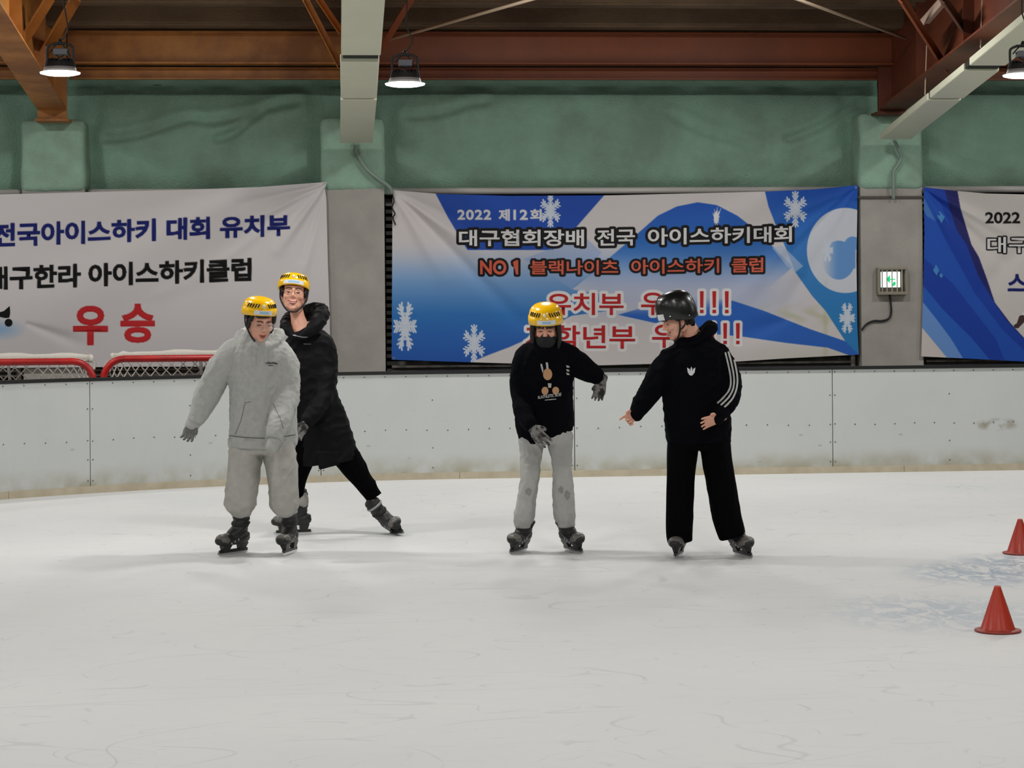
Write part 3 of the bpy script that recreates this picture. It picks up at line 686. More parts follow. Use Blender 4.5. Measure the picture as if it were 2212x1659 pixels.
# ================================================================ EXIT SIGN
t = empty('exit_sign', PY(1925, 605, YP)); tag(t, 'lit green arrow exit sign behind a metal cage on the right pillar', 'sign')
CAGE = mat('cage_metal', (190, 182, 164), 0.35, metal=0.5); SF = mat('sign_frame_grey', (140, 132, 118), 0.5)
LIT = mat('lit_sign_face', (235, 255, 245), 0.4, emit=(240, 255, 248), estr=1.15); GRN = mat('lit_green_symbol', (0, 200, 120), 0.4, emit=(0, 205, 120), estr=0.75)
def signbox(x0, y0, x1, y1, d0, d1, nm, m, bev=0.0):
    a, b_ = PY(x0, y1, YP), PY(x1, y0, YP); bm = nb(); box(bm, (a.x, YP-d1, a.z), (b_.x, YP-d0, b_.z), bev); bmesh.ops.recalc_face_normals(bm, faces=bm.faces); return link(nm, bm, m, parent=t)
signbox(1897, 583, 1951, 632, 0.0, 0.03, 'back_box', mat('sign_housing', (88, 82, 74), 0.6))
signbox(1901, 587, 1942, 621, 0.03, 0.045, 'light_panel', LIT)
for e in ((1892, 578, 1956, 583, 0.0, 0.085), (1893, 630, 1957, 637, 0.0, 0.09), (1892, 583, 1897, 632, 0.0, 0.085), (1952, 583, 1957, 632, 0.0, 0.085)): signbox(*e[:4], e[4], e[5], 'cage_frame', SF, 0.003)
for x in (1902, 1912, 1923, 1934, 1944.5): signbox(x-0.8, 582, x+0.8, 631, 0.07, 0.08, 'cage_bar', CAGE)
def signpoly(pts, nm, m):
    bm = nb(); q = [PY(x, y, YP-0.047) for x, y in pts]; prism(bm, q, (0, -0.002, 0)); bmesh.ops.recalc_face_normals(bm, faces=bm.faces); return link(nm, bm, m, parent=t)
signpoly([(1913, 603), (1922.5, 594), (1922.5, 612)], 'arrow', GRN)
signpoly([(1922, 602.3), (1934, 602.3), (1934, 604.6), (1922, 604.6)], 'arrow_shaft', GRN)
signpoly([(1929, 610), (1934, 608), (1935, 614), (1931, 618), (1928, 617)], 'running_figure', GRN)
signpoly([(1924, 595), (1928, 593), (1927, 596)], 'running_figure', GRN)

# ================================================================ BANNERS
class Banner:
    def __init__(s, Y, fold): s.Y = Y; s.fold = fold; s.items = []; s.words = []
    def disp(s, px, py): return s.fold(px, py)
    def pos(s, px, py, lift=0.0):
        px = np.asarray(px, float); py = np.asarray(py, float)
        u, v = (px-CX)/F_PX, (HY-py)/F_PX
        R = np.outer(u, RC)+np.outer(v, UC)+np.array(FW)[None]
        Yt = s.Y-s.disp(px, py)-lift
        return np.array(CAMP)[None]+R*(Yt/R[:, 1])[:, None]
    def put(s, me, lift):
        """2-D mesh in pixels -> print lying on the banner cloth"""
        bm = nb(); bm.from_mesh(me); bmesh.ops.triangulate(bm, faces=bm.faces)
        for _ in range(2):
            lg = [e for e in bm.edges if e.calc_length() > 14]
            if lg: bmesh.ops.subdivide_edges(bm, edges=lg, cuts=1)
        bmesh.ops.triangulate(bm, faces=bm.faces); bm.to_mesh(me); bm.free()
        P = coords(me); setco(me, s.pos(P[:, 0], P[:, 1], lift)); return me
def lin_fold(lines):
    """creases: (x0,y0,x1,y1,width,amp) amp>0 ridge toward the camera"""
    def f(px, py):
        d = np.zeros_like(np.asarray(px, float))
        for x0, y0, x1, y1, w, a in lines:
            dx, dy = x1-x0, y1-y0; L2 = dx*dx+dy*dy
            tt = np.clip(((px-x0)*dx+(py-y0)*dy)/L2, 0, 1)
            dist = np.hypot(px-x0-tt*dx, py-y0-tt*dy); ww = w*(0.35+0.9*tt)
            d = d+a*np.exp(-(dist/ww)**2)*(0.3+0.7*np.sin(np.clip(tt, 0, 1)*math.pi*0.9+0.15))
        return d
    return f
def fit_text(s, quad, off=0.03, fatter=None, spacing=1.0, base_off=0.03):
    """text as 2-D mesh in pixels, its ink box mapped on quad (TL, TR, BR, BL)"""
    ref = text2d(s, base_off, spacing=spacing); P = coords(ref); a, b_ = P.min(0), P.max(0); bpy.data.meshes.remove(ref)
    me = text2d(s, off, spacing=spacing); P = coords(me)
    u = ((P[:, 0]-a[0])/(b_[0]-a[0]))[:, None]; v = ((b_[1]-P[:, 1])/(b_[1]-a[1]))[:, None]
    q = [np.array(k, float) for k in quad]
    Q = (1-u)*(1-v)*q[0]+u*(1-v)*q[1]+u*v*q[2]+(1-u)*v*q[3]
    setco(me, np.hstack([Q, np.zeros((len(Q), 1))])); return me
def inpoly(X, Y, poly):
    r = np.zeros(len(X), bool); n = len(poly)
    for i in range(n):
        x0, y0 = poly[i]; x1, y1 = poly[(i+1) % n]
        c = ((y0 > Y) != (y1 > Y)) & (X < (x1-x0)*(Y-y0)/((y1-y0) if y1 != y0 else 1e-9)+x0); r ^= c
    return r
def sm(x, a, b_): t = np.clip((x-a)/(b_-a), 0, 1); return t*t*(3-2*t)
def mixc(c, col, m): return c*(1-m[:, None])+np.array(col, float)*m[:, None]
def seg_dist(X, Y, S, pad):
    D = np.full(len(X), 1e3); S = np.asarray(S, float)
    m = (X > S[:, [0, 2]].min()-pad) & (X < S[:, [0, 2]].max()+pad) & (Y > S[:, [1, 3]].min()-pad) & (Y < S[:, [1, 3]].max()+pad)
    idx = np.nonzero(m)[0]
    if not len(idx): return D
    x, y = X[idx], Y[idx]; d = D[idx]
    for x0, y0, x1, y1 in S:
        k = (x > min(x0, x1)-pad) & (x < max(x0, x1)+pad) & (y > min(y0, y1)-pad) & (y < max(y0, y1)+pad)
        if not k.any(): continue
        dx, dy = x1-x0, y1-y0; L2 = dx*dx+dy*dy+1e-9
        t = np.clip(((x[k]-x0)*dx+(y[k]-y0)*dy)/L2, 0, 1); d[k] = np.minimum(d[k], np.hypot(x[k]-x0-t*dx, y[k]-y0-t*dy))
    D[idx] = d; return D
def contour(me):
    """boundary edges of a flat mesh as segments"""
    bm = nb(); bm.from_mesh(me); S = [(*e.verts[0].co[:2], *e.verts[1].co[:2]) for e in bm.edges if len(e.link_faces) == 1]; bm.free(); return S
def paint(c, X, Y, items):
    for S, w, col in items:
        d = seg_dist(X, Y, S, w+3); c = mixc(c, col, 1-sm(d, w-0.6, w+0.6))
    return c
def banner_mesh(bn, edgeT, edgeR, edgeB, edgeL, nu, nv, color, items=()):
    """edges: pixel polylines"""
    def along(pl, t):
        pl = np.array(pl, float); d = np.r_[0, np.cumsum(np.hypot(*np.diff(pl, axis=0).T))]; d /= d[-1]
        return np.stack([np.interp(t, d, pl[:, 0]), np.interp(t, d, pl[:, 1])], 1)
    store = {}
    def fn(U, V):
        T, B_, Lf, R = along(edgeT, U), along(edgeB, U), along(edgeL, V), along(edgeR, V)
        c00, c10, c01, c11 = (np.array(k, float) for k in (edgeT[0], edgeT[-1], edgeB[0], edgeB[-1]))
        u, v = U[:, None], V[:, None]
        Q = (1-v)*T+v*B_+(1-u)*Lf+u*R-((1-u)*(1-v)*c00+u*(1-v)*c10+(1-u)*v*c01+u*v*c11)
        store['q'] = Q; return bn.pos(Q[:, 0], Q[:, 1])
    me, U, V = grid(nu, nv, fn); me.flip_normals()
    X, Y = store['q'][:, 0], store['q'][:, 1]
    vcolor(me, paint(sum(color(X+a, Y+b) for a, b in ((-0.8, -0.4), (0.4, -0.8), (0.8, 0.4), (-0.4, 0.8), (0, 0)))/5, X, Y, items)); return me
CLOTH = mat('printed_banner_cloth', (200, 200, 200), 0.65, spec=0.25, vcol='print', bump=0.08, bscale=400)
PNAVY = mat('print_navy', (26, 34, 104), 0.7, spec=0.15); PBLK = mat('print_black', (18, 17, 18), 0.7, spec=0.15); PRED = mat('print_red', (184, 40, 44), 0.7, spec=0.15)
PWHT = mat('print_white', (214, 212, 212), 0.6); PORG = mat('print_orange_red', (206, 88, 62), 0.6); PCYN = mat('print_sky_blue', (58, 130, 196), 0.6)
GROM = mat('grommet', (190, 190, 186), 0.3, metal=0.6)
def grommet(bn, px, py, par):
    c = Vector(bn.pos([px], [py], 0.004)[0]); bm = nb(); rod(bm, [c+RT*0.011*math.cos(a)+UPV*0.011*math.sin(a) for a in np.linspace(0, 6.283, 9)[:-1]], 0.003, 6, 2, closed=True); link('grommet', bm, GROM, parent=par)

def ptext(bn, s, quad, m, off=0.02, halo=None, halo_w=0, spacing=1.0):
    """queue a word: raised letters plus its printed halo"""
    me = fit_text(s, quad, off, spacing=spacing)
    if halo: bn.items.append((contour(me), halo_w, halo))
    bn.words.append((me, m))
def hang(bn, par):
    for me, m in bn.words: link('lettering', bn.put(me, 0.004), m, parent=par)
# ---- left banner
b1 = Banner(YP-0.06, lin_fold([(704, 398, 560, 470, 9, 0.030), (704, 398, 600, 540, 11, 0.040), (704, 398, 655, 560, 9, -0.030), (704, 398, 520, 440, 8, -0.025), (704, 398, 640, 640, 12, 0.03), (704, 398, 430, 600, 12, 0.015), (60, 700, 180, 745, 14, -0.03), (330, 640, 520, 560, 30, 0.01), (700, 700, 520, 650, 30, 0.012)]))
NV, BK, RD, WT, OR = (26, 34, 104), (16, 15, 17), (184, 40, 44), (222, 220, 220), (212, 88, 60)
ptext(b1, '전국아이스하키 대회 유치부', [(-14, 483), (626, 463), (626, 509), (-14, 534)], PNAVY, 0.018, NV, 1.2)
ptext(b1, '대구한라 아이스하키클럽', [(-28, 577), (543, 557), (543, 607), (-28, 627)], PBLK, 0.018, BK, 1.2)
ptext(b1, '우', [(159, 661), (232, 661), (233, 745), (158, 745)], PRED, 0.02, RD, 1.8)
ptext(b1, '승', [(261, 657), (334, 657), (334, 740), (261, 740)], PRED, 0.02, RD, 1.8)
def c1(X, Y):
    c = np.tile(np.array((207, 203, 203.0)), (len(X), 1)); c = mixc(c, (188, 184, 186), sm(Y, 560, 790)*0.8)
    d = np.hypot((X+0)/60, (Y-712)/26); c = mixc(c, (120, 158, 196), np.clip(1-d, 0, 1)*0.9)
    return c
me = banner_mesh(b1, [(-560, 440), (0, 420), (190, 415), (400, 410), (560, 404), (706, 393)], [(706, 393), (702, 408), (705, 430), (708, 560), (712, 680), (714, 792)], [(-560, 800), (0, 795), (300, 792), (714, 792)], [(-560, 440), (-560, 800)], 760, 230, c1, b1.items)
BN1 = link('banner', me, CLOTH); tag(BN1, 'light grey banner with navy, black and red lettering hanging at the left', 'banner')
hang(b1, BN1)
link('silhouette_print', b1.put(join2d([poly2d([(-8, 676), (8, 672), (21, 661), (22, 676), (20, 686), (12, 687), (-2, 684)]), poly2d([(18.5+8.5*math.cos(a), 697+8.5*math.sin(a)) for a in np.linspace(0, 6.28, 14)[:-1]])]), 0.004), PBLK, parent=BN1)
grommet(b1, 702, 397, BN1)

# ---- blue banner
def f2(px, py):
    base = lin_fold([(850, 414, 1120, 690, 16, -0.040), (850, 414, 960, 600, 16, 0.030), (850, 414, 1060, 560, 14, 0.035), (850, 414, 1000, 480, 12, -0.02), (1850, 404, 1660, 590, 13, -0.040), (1850, 404, 1740, 590, 12, 0.035), (1850, 404, 1600, 640, 18, 0.03), (1850, 404, 1620, 500, 14, 0.02), (1850, 404, 1700, 660, 14, -0.03), (1700, 690, 1580, 730, 25, -0.02)])(px, py)
    return base+0.012*np.sin(px/90+py/140)*np.sin((py-400)/120)
b2 = Banner(22.62, f2)
ptext(b2, '2022', [(988, 453), (1061, 453), (1061, 475), (988, 475)], PWHT, 0.008, WT, 0.9, 1.12)
ptext(b2, '제', [(1077, 452), (1101, 452), (1101, 477), (1077, 478)], PWHT, 0.01, WT, 0.8)
ptext(b2, '12', [(1109, 453), (1140, 453), (1140, 475), (1109, 475)], PWHT, 0.008, WT, 0.9, 1.12)
ptext(b2, '회', [(1145, 452), (1170, 452), (1170, 477), (1145, 477)], PWHT, 0.01, WT, 0.8)
for s, x0, x1 in (('대구협회장배', 991, 1262), ('전국', 1289, 1372), ('아이스하키대회', 1399, 1711)):
    yt = lambda x: np.interp(x, [988, 1300, 1714], [496, 495, 488]); yb = lambda x: np.interp(x, [988, 1300, 1714], [532, 532, 523])
    ptext(b2, s, [(x0, yt(x0)), (x1, yt(x1)), (x1, yb(x1)), (x0, yb(x0))], PWHT, 0.022, BK, 6.0)
for s, x0, x1 in (('NO', 1037, 1094), ('블랙나이츠', 1145, 1336), ('아이스하키', 1363, 1554), ('클럽', 1580, 1649)):
    yt = lambda x: np.interp(x, [1030, 1300, 1651], [562, 562, 556]); yb = lambda x: np.interp(x, [1030, 1300, 1651], [593, 594, 588])
    ptext(b2, s, [(x0, yt(x0)), (x1, yt(x1)), (x1, yb(x1)), (x0, yb(x0))], PORG, 0.018 if s != 'NO' else 0.03, BK, 5.0)
ONE = poly2d([(1108, 566), (1115, 562), (1119.5, 562), (1119.5, 593), (1114.5, 593), (1114.5, 568.5), (1109, 571.5)]); b2.items.append((contour(ONE), 5.0, BK)); b2.words.append((ONE, PORG))
for s, x0, x1, y0, y1 in (('유치부', 1180, 1348, 632, 681), ('우승', 1384, 1492, 630, 681), ('저학년부', 1134, 1373, 702, 754), ('우승', 1408, 1518, 699, 752)):
    ptext(b2, s, [(x0, y0), (x1, y0), (x1, y1), (x0, y1)], PRED, 0.016, WT, 6.5)
for x0, x1, y0, y1 in ((1512, 1574, 629, 676), (1535, 1598, 698, 743)):
    for k in range(3):
        cx = x0+4+(x1-x0-8)*k/2
        for q in (poly2d([(cx-4, y0), (cx+4, y0), (cx+3.4, y1-12), (cx-3.4, y1-12)]), poly2d([(cx-3.8, y1-7), (cx+3.8, y1-7), (cx+3.8, y1), (cx-3.8, y1)])):
            b2.items.append((contour(q), 6.0, WT)); b2.words.append((q, PRED))
def snowflake(cx, cy, w, h, rot, t=1.6, col=(202, 210, 222)):
    S = []
    for k in range(6):
        a = rot+k*math.pi/3; d = (math.cos(a), math.sin(a)); n = (-d[1], d[0])
        P = lambda r, o=0: (cx+(d[0]*r+n[0]*o)*w/2, cy+(d[1]*r+n[1]*o)*h/2)
        S.append((*P(0.10), *P(1.0)))
        for r, l in ((0.30, 0.20), (0.52, 0.24), (0.72, 0.24)):
            for q in (-1, 1): S.append((*P(r), *P(r+l, q*l*0.95)))
        for q in (-1, 1): S.append((*P(0.06, q*0.03), *P(0.34, q*0.14)))
    b2.items.append((S, t, col))
for cx, cy, w, h, r, t in ((875, 705, 48, 108, 0, 2.0), (1024, 742, 48, 80, 1, 1.7), (1189, 455, 44, 70, 1, 1.6), (1718, 452, 50, 76, 1, 1.7), (1787, 541, 24, 50, 0, 1.3), (1830, 687, 32, 66, 0, 1.5)):
    snowflake(cx, cy, w, h, 0 if r == 0 else math.pi/2, t)
for k in range(12):
    a = k*math.pi/6+0.2; l = (30 if 7 <= k <= 10 else 15)*(0.8+0.2*math.sin(k*7))
    for t in (0.0, 0.35, 0.6): b2.items.append(([(1547, 472, 1547+l*(1-t)*0.55*math.cos(a), 472+l*(1-t)*math.sin(a))], 0.5+t*3.2, WT))
def c2f(X, Y):
    c = np.tile(np.array((206, 200, 200.0)), (len(X), 1))
    # lavender haze of the middle
    c = mixc(c, (168, 178, 208), sm(Y, 520, 600)*sm(-Y, -720, -640)*sm(X, 1180, 1300)*sm(-X, -1800, -1600)*0.75)
    # gradient left field
    edge = np.interp(X, [848, 1010, 1060, 1100, 1150, 1200, 1235, 1340, 1420], [800, 785, 765, 750, 728, 700, 682, 668, 620])
    right = np.interp(Y, [540, 625, 640, 700], [1345, 1236, 1330, 1330])
    m = ((Y < edge) & (X < right)).astype(float)*sm(Y, 505+0*X, 610+0*X)
    col = np.stack([np.interp(Y, [520, 600, 680, 740, 790], [176, 124, 46, 40, 34]), np.interp(Y, [520, 600, 680, 740, 790], [188, 160, 112, 96, 82]), np.interp(Y, [520, 600, 680, 740, 790], [212, 204, 182, 176, 168])], 1)
    c = c*(1-m[:, None])+col*m[:, None]
    tp = inpoly(X, Y, [(934, 405), (1320, 405), (1248, 487), (1195, 540), (1010, 540), (968, 470)]); c = mixc(c, (32, 74, 168), tp.astype(float))
    c = mixc(c, (138, 162, 206), inpoly(X, Y, [(1195, 535), (1250, 500), (1300, 545), (1236, 625), (1200, 600), (1130, 560)])*0.6)
    dome = inpoly(X, Y, [(1236, 625), (1328, 547), (1378, 504), (1421, 466), (1462, 446), (1507, 437), (1548, 443), (1593, 466), (1616, 484), (1674, 537), (1712, 577), (1640, 640), (1300, 680)])
    a = dome*(1-sm(Y, 540, 640)); col = np.stack([np.interp(Y, [440, 520, 600, 660], [34, 44, 110, 150]), np.interp(Y, [440, 520, 600, 660], [86, 104, 150, 170]), np.interp(Y, [440, 520, 600, 660], [182, 184, 205, 210])], 1)
    c = c*(1-a[:, None])+col*a[:, None]
    band = inpoly(X, Y, [(1335, 680), (1420, 655), (1500, 640), (1581, 649), (1649, 671), (1750, 711), (1826, 737), (1870, 748), (1870, 780), (1788, 751), (1700, 741), (1603, 727), (1548, 722), (1416, 698)])
    hz = sm(Y, np.interp(X, [1335, 1500, 1581, 1600], [655, 636, 640, 600]), np.interp(X, [1335, 1500, 1581, 1600], [682, 690, 655, 601]))
    c = mixc(c, (44, 98, 186), band*hz)
    rb = inpoly(X, Y, [(1648, 395), (1660, 446), (1675, 484), (1700, 542), (1718, 588), (1755, 640), (1783, 671), (1826, 737), (1854, 765), (1870, 780), (1880, 390)])
    col = np.stack([np.interp(Y, [400, 480, 560, 700], [28, 44, 56, 44]), np.interp(Y, [400, 480, 560, 700], [78, 104, 122, 124]), np.interp(Y, [400, 480, 560, 700], [176, 190, 190, 186])], 1)
    a = rb.astype(float); c = c*(1-a[:, None])+col*a[:, None]
    st = inpoly(X, Y, [(1668, 535), (1690, 530), (1735, 575), (1718, 588), (1700, 575)]); c = mixc(c, (170, 186, 214), st*0.7)
    r1 = np.hypot((X-1826)/83, (Y-541)/92); ring = (r1 < 1).astype(float); c = mixc(c, (200, 204, 214), ring)
    r2 = np.hypot((X-1812)/35, (Y-562)/42); inner = ((r2 < 1) | (np.hypot((X-1842)/17, (Y-526)/15) < 1) | ((X > 1812) & (X < 1848) & (Y > 522) & (Y < 580) & (r2 < 1.5))); c = mixc(c, (98, 146, 204), inner*sm(X, 1770, 1815))
    # mildew at the lower right
    st = np.exp(-((Y-680)/18)**2)*sm(X, 1580, 1700)*(X < 1850)*0.5*(0.5+0.5*np.sin(X/9+np.sin(Y/7)*2))+np.exp(-((X-1783)/5)**2)*sm(Y, 590, 650)*0.4
    c = mixc(c, (170, 172, 130), np.clip(st, 0, 0.6)*(c[:, 0] > 150))
    c = mixc(c, (176, 176, 150), sm(Y, 735, 775)*sm(X, 1550, 1750)*0.35*(c[:, 0] > 150))
    return c
me = banner_mesh(b2, [(848, 411), (950, 419), (1100, 423), (1320, 422), (1650, 414), (1760, 409), (1853, 400)], [(1853, 400), (1850, 560), (1852, 700), (1855, 766)], [(846, 777), (1000, 782), (1100, 785), (1300, 789), (1591, 781), (1700, 774), (1855, 766)], [(848, 411), (847, 600), (846, 777)], 1000, 370, c2f, b2.items)
BN2 = link('banner', me, CLOTH); tag(BN2, 'blue and white hockey banner with snowflakes between the middle and right pillars', 'banner')
hang(b2, BN2)
for g in ((851, 774), (1849, 405)): grommet(b2, g[0], g[1], BN2)

# ---- right banner
b3 = Banner(22.56, lin_fold([(1996, 408, 2160, 560, 12, -0.03), (1996, 408, 2212, 520, 12, 0.03), (1996, 408, 2080, 560, 12, 0.02), (2240, 500, 2110, 640, 22, -0.015)]))
def K4(p): return [(1820+x/3.77, 380+y/3.77) for x, y in p]
ptext(b3, '2022', [(2128, 458), (2204, 458), (2204, 483), (2128, 483)], PBLK, 0.008, BK, 0.7)
ptext(b3, '제12회', [(2218, 457), (2300, 457), (2300, 484), (2218, 484)], PBLK, 0.008, BK, 0.7)
ptext(b3, '대구협회장배', [(2132, 511), (2416, 511), (2416, 547), (2132, 547)], PWHT, 0.016, BK, 3.0)
ptext(b3, '스타', [(2177, 589), (2261, 589), (2261, 635), (2177, 635)], PNAVY, 0.018, NV, 0.8)
def c3f(X, Y):
    c = np.tile(np.array((204, 198, 194.0)), (len(X), 1))
    c = mixc(c, (34, 36, 100), inpoly(X, Y, K4([(600, 60), (925, 60), (960, 260), (1050, 560), (1110, 660), (1180, 850), (1240, 1030), (1360, 1190), (1478, 1320), (1900, 1620), (1900, 1700), (600, 1700)])).astype(float))
    c = mixc(c, (24, 62, 160), inpoly(X, Y, K4([(600, 60), (820, 60), (870, 260), (930, 440), (1010, 560), (1100, 800), (1210, 990), (1330, 1170), (1478, 1330), (1900, 1700), (600, 1700)])).astype(float))
    c = mixc(c, (32, 80, 178), inpoly(X, Y, K4([(600, 100), (700, 130), (800, 230), (880, 420), (820, 330), (760, 360), (840, 520), (1080, 960), (1300, 1250), (1478, 1420), (1600, 1700), (1400, 1700), (1250, 1330), (900, 880), (700, 700), (600, 600)])).astype(float))
    c = mixc(c, (68, 118, 190), inpoly(X, Y, K4([(640, 150), (670, 190), (760, 370), (690, 330), (640, 250)]))*0.9)
    c = mixc(c, (38, 92, 186), inpoly(X, Y, K4([(600, 860), (670, 910), (820, 1090), (1060, 1330), (1200, 1500), (980, 1500), (860, 1300), (600, 980)])).astype(float))
    c = mixc(c, (104, 146, 208), inpoly(X, Y, K4([(600, 980), (660, 1035), (760, 1160), (880, 1320), (990, 1500), (800, 1500), (600, 1200)])).astype(float))
    c = mixc(c, (206, 198, 194), inpoly(X, Y, K4([(600, 1180), (655, 1245), (850, 1480), (860, 1520), (600, 1520)])).astype(float))
    return c
me = banner_mesh(b3, [(1995, 404), (2060, 412), (2130, 418), (2212, 420), (2500, 416), (2800, 406)], [(2800, 406), (2800, 780)], [(1990, 770), (2080, 774), (2212, 781), (2500, 784), (2800, 780)], [(1995, 404), (1997, 500), (1994, 640), (1990, 770)], 640, 260, c3f, b3.items)
BN3 = link('banner', me, CLOTH); tag(BN3, 'dark blue and white banner cut off at the right picture edge', 'banner')
hang(b3, BN3)
for d in ([(790, 285), (833, 335), (805, 385), (770, 325)], [(762, 722), (788, 768), (766, 812), (736, 768)], [(800, 788), (820, 810), (806, 834), (786, 812)]):
    link('diamond_print', b3.put(poly2d(K4(d)), 0.0045), PCYN, parent=BN3)
link('player_print', b3.put(join2d([poly2d(K4([(1440, 1140), (1478, 1130), (1520, 1100), (1560, 1160), (1478, 1190), (1430, 1240), (1400, 1235), (1395, 1215), (1420, 1200)]))]), 0.0045), mat('print_dark_brown', (62, 34, 36), 0.6), parent=BN3)
link('player_print', b3.put(join2d([poly2d(K4([(1450, 1130), (1478, 1100), (1560, 1060), (1580, 1100), (1478, 1136)]))]), 0.0046), PWHT, parent=BN3)

# ================================================================ PEOPLE
SKIN = mat('skin', (222, 168, 144), 0.55, rgb2=(212, 152, 128), nscale=18, noise_amt=0.2, bump=0.05)
HAIRM = mat('black_hair', (13, 10, 9), 0.5, bump=0.6, bscale=120, stretch=(1, 1, 0.25))
LIPM = mat('lip', (150, 70, 66), 0.5); EYEW = mat('eye_white', (206, 196, 190), 0.4); EYED = mat('eye_dark', (24, 16, 14), 0.35); BROW = mat('eyebrow', (46, 32, 27), 0.8); TEETH = mat('teeth', (220, 214, 200), 0.4)
GREYF = mat('light_grey_fleece', (180, 181, 178), 0.95, spec=0.1, rgb2=(168, 169, 166), nscale=30, noise_amt=0.2, bump=0.5, bscale=160)
GREYP = mat('light_grey_jersey', (180, 178, 172), 0.95, spec=0.1, rgb2=(166, 164, 158), nscale=20, noise_amt=0.2, bump=0.4, bscale=160)
BLKC = mat('black_cotton', (9, 10, 15), 0.95, spec=0.06, bump=0.4, bscale=140)
BLKJ = mat('black_trouser_cloth', (7, 7, 8), 0.95, spec=0.05, bump=0.3, bscale=140)
BLKQ = mat('black_quilted_nylon', (7, 7, 9), 0.65, spec=0.15, bump=0.3, bscale=40)
YEL = mat('yellow_helmet_shell', (246, 190, 4), 0.22, spec=0.6); YELV = mat('helmet_vent_black', (24, 20, 16), 0.8)
BHEL = mat('black_helmet_shell', (16, 16, 18), 0.28, spec=0.6); STRAP = mat('black_strap', (18, 18, 19), 0.7); LABEL = mat('white_paper_label', (214, 216, 220), 0.5); LBLUE = mat('pale_blue_print', (150, 188, 214), 0.6)
GLOVE = mat('grey_marbled_glove', (128, 126, 124), 0.9, rgb2=(40, 38, 38), nscale=26, noise_amt=0.45, detail=3)
GLOVEG = mat('plain_grey_glove', (120, 120, 116), 0.9, rgb2=(92, 92, 88), nscale=20, noise_amt=0.3)
MASKM = mat('black_face_mask', (14, 14, 17), 0.8); LENSG = mat('spectacle_lens', (235, 235, 240), 0.05, trans=1.0, alpha=0.25); WIRE = mat('spectacle_wire', (150, 120, 96), 0.35, metal=0.5)
BOOTM = mat('black_skate_boot', (30, 30, 31), 0.5, rgb2=(18, 18, 19), nscale=8, noise_amt=0.2); TOEM = mat('grey_toe_cap', (112, 108, 102), 0.4, rgb2=(80, 77, 73), nscale=12, noise_amt=0.2); HOLD = mat('black_blade_holder', (24, 24, 25), 0.4); STEEL = mat('skate_steel', (206, 208, 208), 0.2, metal=0.8); BUCK = mat('grey_buckle', (158, 158, 158), 0.35, metal=0.4); BLUEL = mat('blue_lace', (44, 70, 132), 0.6); SOCK = mat('grey_sock_cuff', (158, 154, 150), 0.9)
WSTR = mat('white_stripe_print', (176, 176, 174), 0.8); TAN = mat('print_tan', (186, 142, 104), 0.8); SEAMG = mat('stitched_seam', (118, 118, 115), 0.95)

